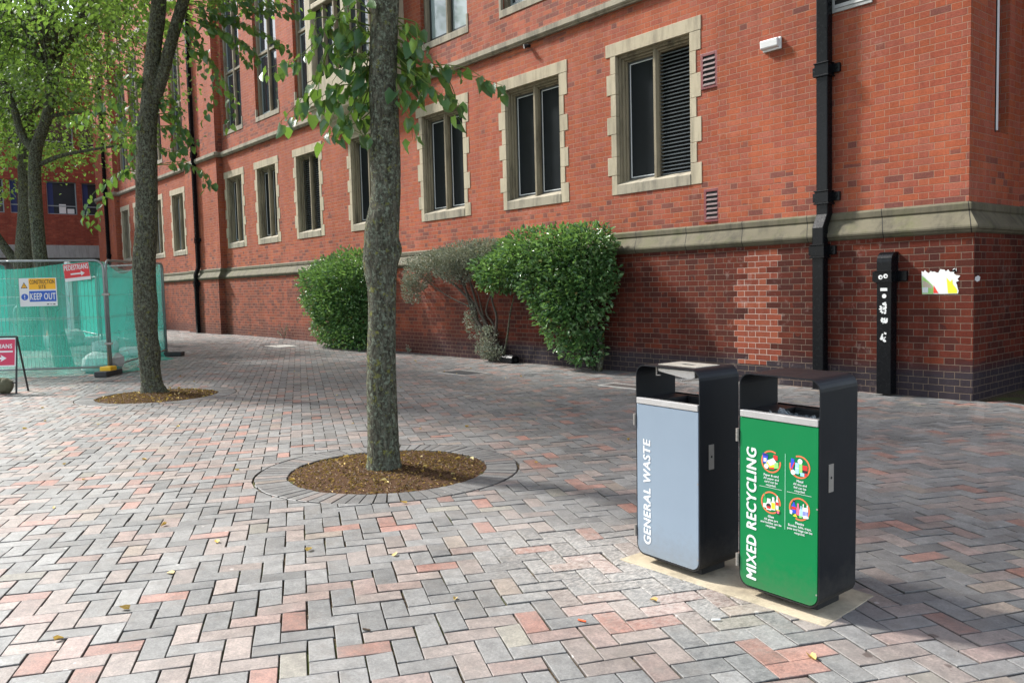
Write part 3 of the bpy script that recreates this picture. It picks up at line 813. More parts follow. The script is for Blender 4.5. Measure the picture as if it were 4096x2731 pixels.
def stone_window(x0, w, l0, l1, depth_y=YW):
    x1 = x0+w; Y = depth_y; z0, z1 = WZ0, WZ1
    s = MB()
    xi0, xi1 = x0+0.20, x1-0.20
    zi0, zi1 = z0+0.14, z1-0.21
    # toothed jamb stones
    nb = 7; hs = [random.uniform(.8, 1.2) for _ in range(nb)]; tot = sum(hs); zz = z0
    for k in range(nb):
        h = (z1-.20-z0)*hs[k]/tot
        o = 0.0 if k % 2 else 0.085
        for sgn in (0, 1):
            oo = o if sgn == 0 else (0.085-o)
            if sgn == 0: s.box(x0+oo, xi0, Y-.008-.001*(k % 2), Y+.075, zz+.003, zz+h-.002)
            else: s.box(xi1, x1-oo, Y-.008-.001*(k % 2), Y+.075, zz+.003, zz+h-.002)
        zz += h
    s.box(x0-.01, x1+.01, Y-.011, Y+.075, z1-.20, z1)
    win = s.build('window', M_STONE, building, bevel=0.004, bevseg=1)
    r = MB()
    for d0, d1, t in ((.060, .105, .045), (.100, .145, .082), (.140, .25, .110)):
        r.box(xi0-.06, xi0+t, Y+d0, Y+d1, zi0-.05, zi1+.1)
        r.box(xi1-t, xi1+.06, Y+d0, Y+d1, zi0-.05, zi1+.1)
        r.box(xi0+t, xi1-t, Y+d0+.001, Y+d1-.001, zi1-t*0.9, zi1+.1)
    r.build('reveal', M_REVEAL, win, bevel=0.012, bevseg=2)
    si = MB()
    si.prism([(Y-.016, z0), (Y-.016, z0+.155), (Y+.25, z0+.265), (Y+.25, z0)], 'x', xi0-.001, xi1+.001)
    si.build('sill', M_SILL, win, bevel=0.006)
    xm = (xi0+xi1)/2
    mu = MB(); mu.prism([(xm-.022, Y+.07), (xm+.022, Y+.07), (xm+.052, Y+.115), (xm+.052, Y+.22), (xm-.052, Y+.22), (xm-.052, Y+.115)], 'z', z0+.16, zi1+.02)
    mu.build('mullion', M_REVEAL, win)
    xa = xi0+.110; xb = xi1-.110; za = z0+.235; zb = zi1-.098
    for (a, b, kind) in ((xa, xm-.055, l0), (xm+.055, xb, l1)):
        if kind == 'panel':
            p = MB(); p.box(a-.01, b+.01, Y+.190, Y+.21, za-.01, zb+.01); p.build('pane', M_PANEL, win)
            f = MB(); t = .013; i = .030
            f.box(a+i, a+i+t, Y+.178, Y+.189, za+i, zb-i); f.box(b-i-t, b-i, Y+.178, Y+.189, za+i, zb-i)
            f.box(a+i+t, b-i-t, Y+.178, Y+.189, za+i, za+i+t); f.box(a+i+t, b-i-t, Y+.178, Y+.189, zb-i-t, zb-i)
            f.build('pane_bead', M_FRAME, win)
            g = MB(); g.box(a, a+i-.004, Y+.172, Y+.189, za, zb); g.box(b-i+.004, b, Y+.172, Y+.189, za, zb); g.box(a+i, b-i, Y+.172, Y+.188, za, za+i-.004); g.box(a+i, b-i, Y+.172, Y+.188, zb-i+.004, zb)
            g.build('pane_frame', M_DFRAME, win)
        else:
            p = MB(); p.box(a-.01, b+.01, Y+.220, Y+.235, za-.01, zb+.01); p.build('pane', M_HOLE, win)
            lv = MB(); n = 33; hgt = (zb-za)/n
            for k in range(n):
                zc = za+k*hgt
                lv.prism([(Y+.150, zc), (Y+.154, zc), (Y+.215, zc+hgt*.78), (Y+.211, zc+hgt*.78)], 'x', a, b)
                lv.prism([(Y+.142, zc-.002), (Y+.150, zc-.002), (Y+.152, zc+.014), (Y+.142, zc+.014)], 'x', a, b)
            lv.build('louvre', M_DLOUV, win)
    return win
M_DLOUV = paint('dark_louvre_blade', (0.055, 0.065, 0.070), 0.30, 0.3, 0.3, 10)
for (x0, l0, l1), w_ in zip(WIN, WINW): stone_window(x0, w_, l0, l1)

def tall_window(x0, x1, z0, z1, bright=False, sill=True):
    Y = YW
    s = MB()                                    # recessed stone frame
    t = .10; d0, d1 = .085, .36
    s.box(x0, x0+t, Y+d0, Y+d1, z0+.15, z1); s.box(x1-t, x1, Y+d0, Y+d1, z0+.15, z1)
    s.box(x0+t, x1-t, Y+d0, Y+d1, z1-t, z1)
    win = s.build('window', M_REVEAL, building, bevel=0.012)
    si = MB(); si.prism([(Y-.014, z0-.02), (Y-.014, z0+.11), (Y+.36, z0+.23), (Y+.36, z0-.02)], 'x', x0+.002, x1-.002)
    for a, b in ((x0-.03, x0+.03), (x1-.03, x1+.03)): si.box(a, b, Y-.012, Y+.05, z0-.022, z0+.34)
    si.build('sill', M_SILL, win, bevel=0.006)
    xm = (x0+x1)/2; zt = z0+(z1-z0)*.41
    mu = MB(); mu.prism([(xm-.025, Y+.095), (xm+.025, Y+.095), (xm+.05, Y+.135), (xm+.05, Y+.26), (xm-.05, Y+.26), (xm-.05, Y+.135)], 'z', z0+.15, z1-t)
    mu.build('mullion', M_REVEAL, win)
    tr = MB()
    for a, b in ((x0+t, xm-.056), (xm+.056, x1-t)): tr.prism([(Y+.11, zt-.03), (Y+.11, zt+.03), (Y+.26, zt+.055), (Y+.26, zt-.055)], 'x', a, b)
    tr.build('transom', M_REVEAL, win)
    for k, (a, b) in enumerate(((x0+t, xm-.055), (xm+.055, x1-t))):
        for za, zb in ((z0+.20, zt-.055), (zt+.055, z1-t)):
            f = MB(); q = .035
            f.box(a, a+q, Y+.165, Y+.195, za, zb); f.box(b-q, b, Y+.165, Y+.195, za, zb); f.box(a+q, b-q, Y+.165, Y+.195, za, za+q); f.box(a+q, b-q, Y+.165, Y+.195, zb-q, zb)
            f.build('pane_frame', M_DFRAME if (bright or k) else M_FRAME2, win)
            p = MB(); p.box(a+.01, b-.01, Y+.182, Y+.21, za+.01, zb-.01)
            p.build('pane', M_GLASSL if bright else M_GLASS, win)
    return win
M_FRAME2 = paint('grey_window_frame', (0.26, 0.30, 0.30), 0.5, var=0.15, scale=8)
for i, (a, b) in enumerate(UP):
    tall_window(a, b, UZ0, UZ1, bright=(i == 1))
    tall_window(a, b, 12.3, 15.6)

# oriel on its stepped stone corbel
def oriel():
    xc = (ORX0+ORX1)/2
    o = MB()
    z0, z1 = 6.02, 11.3; p = .42
    o.box(ORX0, ORX1, YW-p, YW+.1, z0, z0+.50)                         # apron
    for a, b in ((ORX0, ORX0+.30), (ORX1-.30, ORX1), (xc-.10, xc+.10)): o.box(a, b, YW-p-.002, YW+.1, z0+.5, z1-.3)
    o.box(ORX0, ORX1, YW-p-.004, YW+.1, z1-.3, z1)
    o.box(ORX0+.30, ORX1-.30, YW-p+.01, YW+.1, 8.2, 8.33)
    orl = o.build('oriel', M_STONE, building, bevel=0.02)
    g = MB()
    g.box(ORX0+.28, ORX1-.28, YW-p+.16, YW-p+.19, z0+.45, z1-.25); g.build('pane', M_GLASS, orl)
    mu = MB()
    for k in (1, 2, 4, 5):
        xx = ORX0+.30+(ORX1-ORX0-.6)*k/6
        mu.box(xx-.03, xx+.03, YW-p+.05, YW-p+.15, z0+.5, z1-.3)
    mu.build('mullion', M_REVEAL, orl)
    c = MB()
    prof = [(1.00, .47, 6.02), (1.00, .47, 5.90), (.985, .43, 5.87), (.985, .43, 5.82), (.94, .41, 5.80), (.92, .38, 5.66), (.85, .31, 5.54), (.72, .25, 5.50), (.70, .24, 5.44), (.66, .22, 5.42), (.55, .15, 5.28), (.45, .10, 5.20), (.25, .05, 5.12), (.04, .0, 5.02)]
    hw = (ORX1-ORX0)/2
    rings = []
    for s, d, z in prof:
        rings.append([(xc-hw*s, YW+.02, z), (xc-hw*s, YW-d, z), (xc+hw*s, YW-d, z), (xc+hw*s, YW+.02, z)])
    for i in range(len(rings)-1):
        for k in range(3): c.quad(rings[i][k], rings[i][k+1], rings[i+1][k+1], rings[i+1][k])
    c.build('corbel', M_STONE, orl)
oriel()

# air vents let into the brickwork
def air_vent(x0, x1, z0, z1, Y, n, mf, ms):
    f = MB(); t = .042
    f.box(x0, x0+t, Y-.016, Y+.04, z0, z1); f.box(x1-t, x1, Y-.016, Y+.04, z0, z1); f.box(x0+t, x1-t, Y-.016, Y+.04, z0, z0+t); f.box(x0+t, x1-t, Y-.016, Y+.04, z1-t, z1)
    v = f.build('air_vent', mf, building, bevel=.003)
    b = MB(); b.box(x0+t, x1-t, Y-.003, Y-.001, z0+t, z1-t); b.build('backing', M_HOLE, v)
    s = MB(); h = (z1-z0-2*t)/n
    for k in range(n):
        zc = z0+t+h*k
        s.prism([(Y-.024, zc+h*.05), (Y-.020, zc+h*.02), (Y-.005, zc+h*.50), (Y-.009, zc+h*.52)], 'x', x0+t, x1-t)
    s.build('slat', ms, v)
air_vent(-7.515, -7.225, 4.13, 4.63, YW-.003, 6, M_RED, M_SLAT)
air_vent(-7.480, -7.205, 2.25, 2.72, YW-.003, 6, M_RED, M_SLAT)
air_vent(-5.50, -4.98, 4.66, 5.25, YW-.033, 5, M_GREYM, M_GREYM)

# ================================================================== THINGS FIXED TO THE WALL
def drainpipe(name_label, x, w, ywall, ydado, ztop, kick0, kick1, brackets, zfoot, ears=True, dep=.12):
    t = empty('drainpipe', (x, ydado-.2, zfoot), name_label, 'drainpipe', 'black iron drainpipes on the facade')
    p = MB()
    yu1 = ywall-.022; yu0 = yu1-dep; yl1 = ydado-.022; yl0 = yl1-dep
    path = [(yu0, yu1, ztop), (yu0, yu1, kick0), (yl0, yl1, kick1), (yl0, yl1, zfoot)]
    n0 = len(p.v)
    for (a, b, z) in path: p.v += [(x-w/2, a, z), (x+w/2, a, z), (x+w/2, b, z), (x-w/2, b, z)]
    for i in range(3):
        for k in range(4):
            k2 = (k+1) % 4
            p.f.append((n0+i*4+k, n0+(i+1)*4+k, n0+(i+1)*4+k2, n0+i*4+k2)); p.c.append(None)
    p.f.append((n0+12, n0+13, n0+14, n0+15)); p.c.append(None)
    p.build('pipe', M_BLACK, t, bevel=.012, bevseg=2)
    for zb in brackets:
        up = zb > (kick0+kick1)/2
        a, b = (yu0, yu1) if up else (yl0, yl1); yw = ywall if up else ydado
        c = MB(); c.box(x-w/2-.014, x+w/2+.014, a-.014, b+.01, zb-.075, zb+.06)
        c.box(x-w/2-.024, x+w/2+.024, a-.024, b+.012, zb-.098, zb-.076); c.box(x-w/2-.024, x+w/2+.024, a-.024, b+.012, zb+.061, zb+.075)
        col = c.build('collar', M_BLACK, t, bevel=.004)
        if ears:
            for s in (-1, 1):
                e = MB(); xe = x+s*(w/2+.055); e.box(xe-.05, xe+.05, yw-.045, yw-.008, zb-.055, zb+.055)
                e.tube([(xe+s*.01, yw-.062, zb), (xe+s*.01, yw-.04, zb)], .014, 8)
                e.build('bracket_ear', M_BLACK, col, bevel=.004)
    return t
drainpipe('square black iron drainpipe kicking out over the plinth, right of the windows', -5.555, .155, YW-.03, YD-.03, 13.0, 2.20, 2.03, [3.99, 2.42, 1.75], 0.0)
drainpipe('slim black drainpipe beside the brick pilaster, beyond the forked tree', -27.95, .14, YW-.2, YD-.2, 16.5, 2.3, 2.05, [9.2, 6.0, 3.2, 1.75], 0.11)
drainpipe('farthest black drainpipe, at the left end of the brick facade', -39.3, .14, YW-.2, YD-.2, 16.5, 2.3, 2.05, [9.2, 6.0, 3.2, 1.75], 0.11)

# capped stub of square vent pipe with two googly-eye stickers
def vent_stub():
    x0, x1 = -4.785, -4.605; y1 = YD-.06; y0 = y1-.145; xm = (x0+x1)/2
    t = empty('vent_pipe', (xm, y0, 0), 'short black square vent pipe with round hood and googly eye stickers', 'vent pipe')
    p = MB(); p.box(x0+.003, x1-.003, y0+.004, y1, 0.02, 1.47); p.build('pipe', M_BLACK, t, bevel=.006)
    hd = MB(); prof = [(y1+.05, 1.455), (y0+.002, 1.455), (y0+.002, 1.575)]
    for k in range(1, 9):
        a = math.pi/2*k/8; prof.append((y0+.002+.12*(1-math.cos(a)), 1.575+.115*math.sin(a)))
    prof += [(y1+.05, 1.69)]
    hd.prism(prof, 'x', x0+.002, x1-.002); hd.build('hood', M_BLACK, t, bevel=.004)
    c = MB(); c.box(x0-.004, x1+.004, y0-.012, y1+.004, 1.348, 1.460); c.box(x0-.014, x1+.014, y0-.022, y1+.01, 1.335, 1.350); c.box(x0-.014, x1+.014, y0-.022, y1+.01, 1.458, 1.472)
    for s in (-1, 1):
        xe = xm+s*(.09+.06); c.box(xe-.055, xe+.055, YD-.075, YD-.034, 1.345, 1.465)
    c.build('collar', M_BLACK, t, bevel=.003)
    for s in (-1, 1):
        ex = xm+s*.030-.002; ey = y0-.0135; ez = 1.402+.006*s
        e = MB(); e.tube([(ex, ey+.003, ez), (ex, ey-.003, ez)], .0265, 20); eye = e.build('eye_sticker', M_SWHT, t)
        q = MB(); q.tube([(ex+.004, ey-.003, ez-.002), (ex+.004, ey-.0042, ez-.002)], .011, 16); q.build('pupil', M_SBLK, eye)
    s = MB(); yf = y0-.001
    s.box(xm-.040, xm+.042, yf-.001, yf+.004, 1.235, 1.270); s.build('sticker', M_SWHT, t)
    s = MB(); s.tube([(xm+.006, yf+.003, 1.175), (xm+.006, yf-.001, 1.175)], .026, 18); s.build('sticker', M_SWHT, t)
    rs = random.Random(3)
    for cx, cz, wd, hg, n in ((xm-.010, 1.035, .05, .07, 26), (xm+.012, .885, .045, .035, 16), (xm-.004, .700, .034, .06, 16)):
        s = MB()
        for _ in range(n):
            px, pz = cx+rs.uniform(-wd, wd)*.8, cz+rs.uniform(-hg, hg)*.9; r = rs.uniform(.006, .020)
            k = rs.randint(4, 7); a0 = rs.uniform(0, 6)
            s.poly([(px+r*rs.uniform(.6, 1.2)*math.cos(a0-6.2832*i/k), yf-.0004*rs.random(), pz+r*rs.uniform(.6, 1.2)*math.sin(a0-6.2832*i/k)) for i in range(k)])
        s.build('torn_sticker', M_SWHT, t)
vent_stub()

# torn poster on the dado
def poster():
    y = YD-.034
    t = empty('poster', (-4.14, y, 1.19), 'torn white poster pasted on the brick wall, with green, red and yellow scraps', 'poster')
    rs = random.Random(9)
    top = []
    x = -4.338
    up = [(-4.338, 1.455)]
    while x < -3.965:
        x += rs.uniform(.014, .030); up.append((min(x, -3.955), 1.452+rs.uniform(-.028, .020)+.02*max(0, (x+4.2)*2)))
    rt = [(-3.958, 1.478), (-3.985, 1.42), (-3.962, 1.40), (-3.915, 1.392), (-3.945, 1.355), (-3.930, 1.335), (-3.962, 1.320), (-3.948, 1.285), (-3.940, 1.245), (-3.932, 1.225), (-3.938, 1.192)]
    out = [(-4.330, 1.190)]+up+rt
    m = MB(); m.poly([(q[0], y, q[1]) for q in out][::-1]); m.build('sheet', M_SWHT, t)
    def patch(name, pts, col, dy):
        q = MB(); q.poly([(a, y-dy, b) for a, b in pts][::-1]); q.build(name, paint(name, col, .45, var=.25, scale=60), t)
    patch('green_print', [(-4.330, 1.193), (-4.332, 1.400), (-4.30, 1.375), (-4.26, 1.335), (-4.215, 1.29), (-4.200, 1.25), (-4.205, 1.193)], (0.26, 0.50, 0.12), .0010)
    patch('foliage_print', [(-4.325, 1.275), (-4.325, 1.35), (-4.27, 1.325), (-4.225, 1.285), (-4.215, 1.255)], (0.42, 0.34, 0.26), .0018)
    patch('pale_square_print', [(-4.326, 1.205), (-4.326, 1.268), (-4.262, 1.268), (-4.262, 1.205)], (0.55, 0.57, 0.57), .0026)
    patch('red_print', [(-4.203, 1.200), (-4.203, 1.290), (-4.175, 1.245), (-4.148, 1.200)], (0.80, 0.04, 0.02), .0018)
    patch('yellow_print', [(-4.045, 1.198), (-4.055, 1.30), (-4.062, 1.372), (-4.02, 1.325), (-4.00, 1.355), (-3.995, 1.30), (-3.965, 1.262), (-3.948, 1.235), (-3.948, 1.198)], (0.78, 0.70, 0.02), .0018)
poster()
m = MB(); m.poly([(XR+.1012, 9.72, 1.37), (XR+.1012, 9.80, 1.39), (XR+.1012, 9.86, 1.37), (XR+.1012, 9.84, 1.33), (XR+.1012, 9.77, 1.32), (XR+.1012, 9.715, 1.34)])
tag(m.build('paper_scrap', M_SWHT), 'scrap of torn white paper just round the wall corner from the poster', 'paper scrap')

def alarm_box():
    t = empty('alarm_box', (-6.33, YW-.03, 4.40), 'small white plastic alarm box high on the red brick wall', 'alarm box')
    y = YW-.03
    b = MB(); b.box(-6.465, -6.195, y-.03, y-.0005, 4.405, 4.560); b.build('back_plate', M_WHITE, t, bevel=.008)
    c = MB(); c.prism([(y-.0305, 4.425), (y-.075, 4.445), (y-.085, 4.545), (y-.0305, 4.552)], 'x', -6.480, -6.215); c.build('cover', M_WHITE, t, bevel=.012)
alarm_box()
def wall_light():
    t = empty('security_light', (-11.26, YW-.1, 5.63), 'tiny dark security lamp under the stone string course', 'wall light')
    b = MB(); b.tube([(-11.24, YW, 5.63), (-11.24, YW-.05, 5.63)], .03, 12); b.build('mount', M_BLACK_DULL, t)
    h = MB(); h.tube([(-11.24, YW-.045, 5.63), (-11.27, YW-.10, 5.61)], [.030, .045], 12); h.build('lamp_head', M_BLACK_DULL, t)
    l = MB(); l.tube([(-11.27, YW-.10, 5.61), (-11.273, YW-.106, 5.608)], .036, 12); l.build('lens', M_STEEL, t)
wall_light()
m = MB(); m.box(XR-.030, XR+.012, 10.495, 10.545, 3.055, 12.0)
trk = m.build('cable_trunking', M_WHITE, bevel=.004); tag(trk, 'pale plastic trunking strip up the slot round the wall corner', 'trunking')
m = MB(); m.box(XR-.034, XR+.006, 10.482, 10.494, 3.03, 12.0); m.build('gap_shadow_strip', M_BLACK_DULL, trk)  # black strip stands in for the shadow in the gap beside the trunking

# ================================================================== OFFICE BLOCK AT THE END OF THE SQUARE
def office():
    X = -47.0
    t = empty('office_building', (X-5, 4, 0), 'plain dark red brick office block with ribbon windows, behind the far trees', 'building')
    rows = [(5.62, 7.25), (8.85, 10.42), (12.0, 13.55)]
    ys = [7.09+1.61*k for k in range(-14, 6)]
    hs = [(y, y+1.36, a, b) for y in ys for a, b in rows]
    w = MB(); wall_grid(w, -17, 20, 4.06, 15.2, hs, X, 'y')
    w.quad((X, -17, 4.06), (X-10, -17, 4.06), (X-10, -17, 15.2), (X, -17, 15.2)); w.quad((X, 20, 4.06), (X-10, 20, 4.06), (X-10, 20, 15.2), (X, 20, 15.2))
    w.quad((X, -17, 15.2), (X, 20, 15.2), (X-10, 20, 15.2), (X-10, -17, 15.2))
    for y0, y1, a, b in hs:
        w.quad((X, y0, a), (X-.22, y0, a), (X-.22, y0, b), (X, y0, b)); w.quad((X, y1, a), (X-.22, y1, a), (X-.22, y1, b), (X, y1, b))
        w.quad((X, y0, a), (X, y1, a), (X-.22, y1, a), (X-.22, y0, a)); w.quad((X, y0, b), (X, y1, b), (X-.22, y1, b), (X-.22, y0, b))
    w.build('wall', M_BRICK2, t)
    c = MB(); c.box(X-1.7, X+.10, -17, 20, 3.42, 4.06); c.build('concrete_band', M_CONC, t)
    u = MB(); u.box(X-10, X-1.6, -16.8, 19.8, 0, 3.42)
    u.build('undercroft', M_CONC, t)
    for k, yy in enumerate((-14, -7, 0, 5.5, 12)):
        p = MB(); p.box(X-.6, X-.2, yy-.2, yy+.2, 0, 3.42); p.build('pillar', M_CONC, t)
    for i, (y0, y1, a, b) in enumerate(hs):
        if y0 < 2.0: 
            g = MB(); g.box(X-.20, X-.18, y0, y1, a, b); g.build('window', M_GLASS, t); continue
        f = MB(); q = .045
        f.box(X-.19, X-.12, y0, y0+q, a, b); f.box(X-.19, X-.12, y1-q, y1, a, b); f.box(X-.19, X-.12, y0+q, y1-q, a, a+q); f.box(X-.19, X-.12, y0+q, y1-q, b-q, b); f.box(X-.19, X-.125, y0+q, y1-q, a+.40, a+.45)
        wn_ = f.build('window', M_FRAME2, t)
        g = MB(); g.box(X-.17, X-.15, y0+.03, y1-.03, a+.03, b-.03); g.build('pane', M_GLASS, wn_)
        if a < 6:
            cu = MB(); cu.box(X-.148, X-.140, y0+q, y0+q+.26, a+q, b-q); cu.build('curtain', M_BLUE, wn_)
            if abs(y0-8.70) < .1:
                pp = MB(); pp.box(X-.148, X-.141, y0+.55, y0+.86, a+.06, a+.52); pp.box(X-.148, X-.1415, y0+.92, y0+1.24, a+.06, a+.30); pp.build('paper_notice', M_SWHT, wn_)
office()

# ================================================================== LETTERING
def text_mesh(name, body, size, mat, parent, M4, offset=0.0, shear=0.0, align='CENTER', space=1.0, line=1.0, ext=0.0006, sx=1.0):
    cu = bpy.data.curves.new('lettering', 'FONT')
    cu.body = body; cu.size = size; cu.shear = shear
    cu.align_x = align; cu.align_y = 'TOP_BASELINE'; cu.space_character = space; cu.space_line = line
    cu.extrude = ext; cu.resolution_u = 3
    tmp = bpy.data.objects.new('lettering', cu); COL.objects.link(tmp)
    dg = bpy.context.evaluated_depsgraph_get()
    me = bpy.data.meshes.new_from_object(tmp.evaluated_get(dg))
    COL.objects.unlink(tmp); bpy.data.objects.remove(tmp); bpy.data.curves.remove(cu)
    if offset > 0:                          # heavier weight: the glyphs laid five times, each a hair apart
        nv = len(me.vertices); co = np.empty(nv*3); me.vertices.foreach_get('co', co); co = co.reshape(-1, 3)
        fs = [tuple(p.vertices) for p in me.polygons]
        vs = []; ff = []
        for q, (dx, dy) in enumerate(((0, 0), (-1, 0), (1, 0), (0, -.6), (0, .6))):
            vs.append(co+np.array([dx*offset, dy*offset, -q*.00007])); ff += [tuple(i+q*nv for i in f) for f in fs]
        bpy.data.meshes.remove(me); me = bpy.data.meshes.new(name); me.from_pydata(np.vstack(vs).tolist(), [], ff)
    me.name = name
    me.transform(M4 @ Matrix.Diagonal((sx, 1, 1, 1)))
    me.materials.clear(); me.materials.append(mat)
    o = bpy.data.objects.new(name, me); COL.objects.link(o); o.parent = parent
    return o

def frame4(origin, ex, ey):
    ex = Vector(ex).normalized(); ey = Vector(ey).normalized(); ez = ex.cross(ey)
    m = Matrix.Identity(4)
    for i in range(3): m[i][0] = ex[i]; m[i][1] = ey[i]; m[i][2] = ez[i]; m[i][3] = origin[i]
    return m

def text_extent(body, size, offset=0, shear=0, space=1.0):
    cu = bpy.data.curves.new('lettering', 'FONT'); cu.body = body; cu.size = size; cu.shear = shear; cu.space_character = space
    tmp = bpy.data.objects.new('lettering', cu); COL.objects.link(tmp)
    bpy.context.view_layer.update()
    dg = bpy.context.evaluated_depsgraph_get()
    me = bpy.data.meshes.new_from_object(tmp.evaluated_get(dg))
    xs = [v.co.x for v in me.vertices]; ys = [v.co.y for v in me.vertices]
    r = (min(xs)-offset, max(xs)+offset, min(ys)-.6*offset, max(ys)+.6*offset)
    bpy.data.meshes.remove(me); COL.objects.unlink(tmp); bpy.data.objects.remove(tmp); bpy.data.curves.remove(cu)
    return r

def fit_text(name, body, mat, parent, origin, ex, ey, length, cap, off=0.02, shear=0.0, align='LEFT', space=1.10):
    """one line with its capitals cap tall and its ink exactly length long"""
    s = 1.0
    x0, x1, y0, y1 = text_extent(body, s, off*s, shear, space)
    k = cap/(text_extent('H', s, off*s, 0)[3]-text_extent('H', s, off*s, 0)[2])
    size = k
    x0, x1, y0, y1 = text_extent(body, size, off*size, shear, space)
    sx = length/(x1-x0)
    o = Vector(origin)-Vector(ex).normalized()*(x0*sx)
    if align == 'CENTER': o = o-Vector(ex).normalized()*(length/2)
    return text_mesh(name, body, size, mat, parent, frame4(o, ex, ey), off*size, shear, 'LEFT', space, sx=sx)

# ================================================================== LITTER BINS
def rr_outline(w, z0, z1, r, n=7, inset=0.0):
    """rounded rectangle outline in (x,z), counter-clockwise from the lower left"""
    x0, x1 = inset, w-inset; a, b = z0+inset, z1-inset; rr = max(r-inset, 0.001)
    pts = []
    for cx, cz, s in ((x0+rr, a+rr, math.pi), (x1-rr, a+rr, 1.5*math.pi), (x1-rr, b-rr, 0), (x0+rr, b-rr, .5*math.pi)):
        for k in range(n): 
            t = s+.5*math.pi*k/(n-1); pts.append((cx+rr*math.cos(t), cz+rr*math.sin(t)))
    return pts

def make_bin(label, w, door_m):
    d = .283; z0, z1 = .036, .993; r = .052; th = .0055
    t = empty('litter_bin', (0, 0, 0), label, 'litter bin', 'pair of litter bins on the concrete slab')
    # wrapped sheet shell, open at front and back
    sh = MB(); o = rr_outline(w, z0, z1, r); i_ = rr_outline(w, z0, z1, r, inset=th); n = len(o)
    for k in range(n):
        k2 = (k+1) % n
        sh.quad((o[k][0], 0, o[k][1]), (o[k][0], d, o[k][1]), (o[k2][0], d, o[k2][1]), (o[k2][0], 0, o[k2][1]))
        sh.quad((i_[k][0], 0, i_[k][1]), (i_[k2][0], 0, i_[k2][1]), (i_[k2][0], d, i_[k2][1]), (i_[k][0], d, i_[k][1]))
        for yy in (0, d):
            q = [(o[k][0], yy, o[k][1]), (o[k2][0], yy, o[k2][1]), (i_[k2][0], yy, i_[k2][1]), (i_[k][0], yy, i_[k][1])]
            sh.quad(*(q if yy == 0 else q[::-1]))
    sh.build('shell', M_ANTH, t)
    b = MB(); b.box(.050, w-.050, .070, d-.04, -0.002, z0+.001); b.build('foot', M_BLACK_DULL, t, bevel=.004)
    # inside: liner box with an open mouth and a rim
    x0, x1 = th+.004, w-th-.004; ya, yb = .020, d-.006; zt = .822
    bx = MB()
    mx0, mx1, my0, my1 = x0+.105, x1-.006, ya+.008, yb-.022
    bx.box(x0, mx0, ya, yb, zt-.012, zt); bx.box(mx1, x1, ya, yb, zt-.012, zt); bx.box(mx0, mx1, ya, my0, zt-.012, zt); bx.box(mx0, mx1, my1, yb, zt-.012, zt)
    bx.build('rim', M_BLACK_DULL, t)
    ln = MB()
    for q in (((mx0, my0), (mx1, my0)), ((mx1, my0), (mx1, my1)), ((mx1, my1), (mx0, my1)), ((mx0, my1), (mx0, my0))):
        (a, b_), (c, e) = q
        ln.quad((a, b_, zt-.013), (c, e, zt-.013), (c, e, .25), (a, b_, .25))
    ln.quad((mx0, my0, .25), (mx1, my0, .25), (mx1, my1, .25), (mx0, my1, .25))
    ln.build('liner', M_HOLE, t)
    bk = MB(); bk.box(x0, x1, d-.005, d-.001, .06, .828); bk.build('back_panel', M_ANTH, t)
    # front door with rounded lower corners, steel band above
    prof = [(x0-.002, .797), (x0-.002, .045+r)]
    for k in range(8):
        a = math.pi+.5*math.pi*k/7; prof.append((x0-.002+r-.008+(r-.008)*math.cos(a), .045+r-.008+(r-.008)*math.sin(a)))
    for k in range(8):
        a = 1.5*math.pi+.5*math.pi*k/7; prof.append((x1+.002-r+.008+(r-.008)*math.cos(a), .045+r-.008+(r-.008)*math.sin(a)))
    prof += [(x1+.002, .797)]
    dr = MB(); dr.prism(prof[::-1], 'y', -.003, .012)
    door = dr.build('door', door_m, t, bevel=.0015, bevseg=1)
    bd = MB(); bd.box(x0-.001, x1+.001, -.006, .020, .800, .829); bd.build('steel_band', M_STEEL, t, bevel=.002)
    for zc in (.715, .150):
        h = MB()
        for k in range(3): h.tube([(-.006, -.004, zc-.028+.0193*k), (-.006, -.004, zc-.028+.0193*k+.0180)], .0075, 10)
        h.build('hinge', M_STEELD, t)
    lk = MB(); lk.box(w-.001, w+.0025, .062, .098, .52, .637); lock = lk.build('lock_plate', M_STEELD, t)
    kh = MB(); kh.tube([(w+.002, .080, .580), (w+.0032, .080, .580)], .006, 10); kh.build('keyhole', M_HOLE, lock)
    for zz in (.46, .10):
        rv = MB(); rv.tube([(x1-.001, -.004, zz), (x1-.001, -.0015, zz)], .004, 8)
        rv.build('rivet', M_STEELD, t)
    return t, door, (x0, x1, mx0, mx1, my0, my1, zt)

EXZ, EYU = (0, 0, 1), (-1, 0, 0)          # lettering that climbs the door
# --- general waste
gb, gdoor, gi = make_bin('litter bin with pale blue grey door reading GENERAL WASTE and an ashtray top', .407, M_GREY)
fit_text('lettering', 'GENERAL WASTE', M_INK, gdoor, (.098, -.0042, .098), EXZ, EYU, .528, .047, .028, .10)
pl_ = MB()
cx, cy = .215, .14
px0, px1, py0, py1 = cx-.115, cx+.125, cy-.085, cy+.085
sx0, sx1, sy0, sy1 = cx-.035, cx+.045, cy-.020, cy+.022
for a in ((px0, px1, py0, sy0), (px0, px1, sy1, py1), (px0, sx0, sy0, sy1), (sx1, px1, sy0, sy1)): pl_.box(a[0], a[1], a[2], a[3], .9932, .9962)
ash = pl_.build('ashtray_plate', M_STEELP if 'M_STEELP' in globals() else paint('ash_stained_plate', (0.40, 0.37, 0.31), .5, .1, .2, 30, dirt=(0.14, 0.12, 0.09)), gb)
s_ = MB(); s_.box(sx0, sx1, sy0, sy1, .9931, .9938); s_.build('slot', M_HOLE, ash)
tr_ = MB(); tr_.prism([(.095, .978), (.335, .978), (.335, .945), (.300, .935), (.100, .962)], 'y', .05, .20); tr_.build('ash_tray', M_STEEL, gb, bevel=.003)
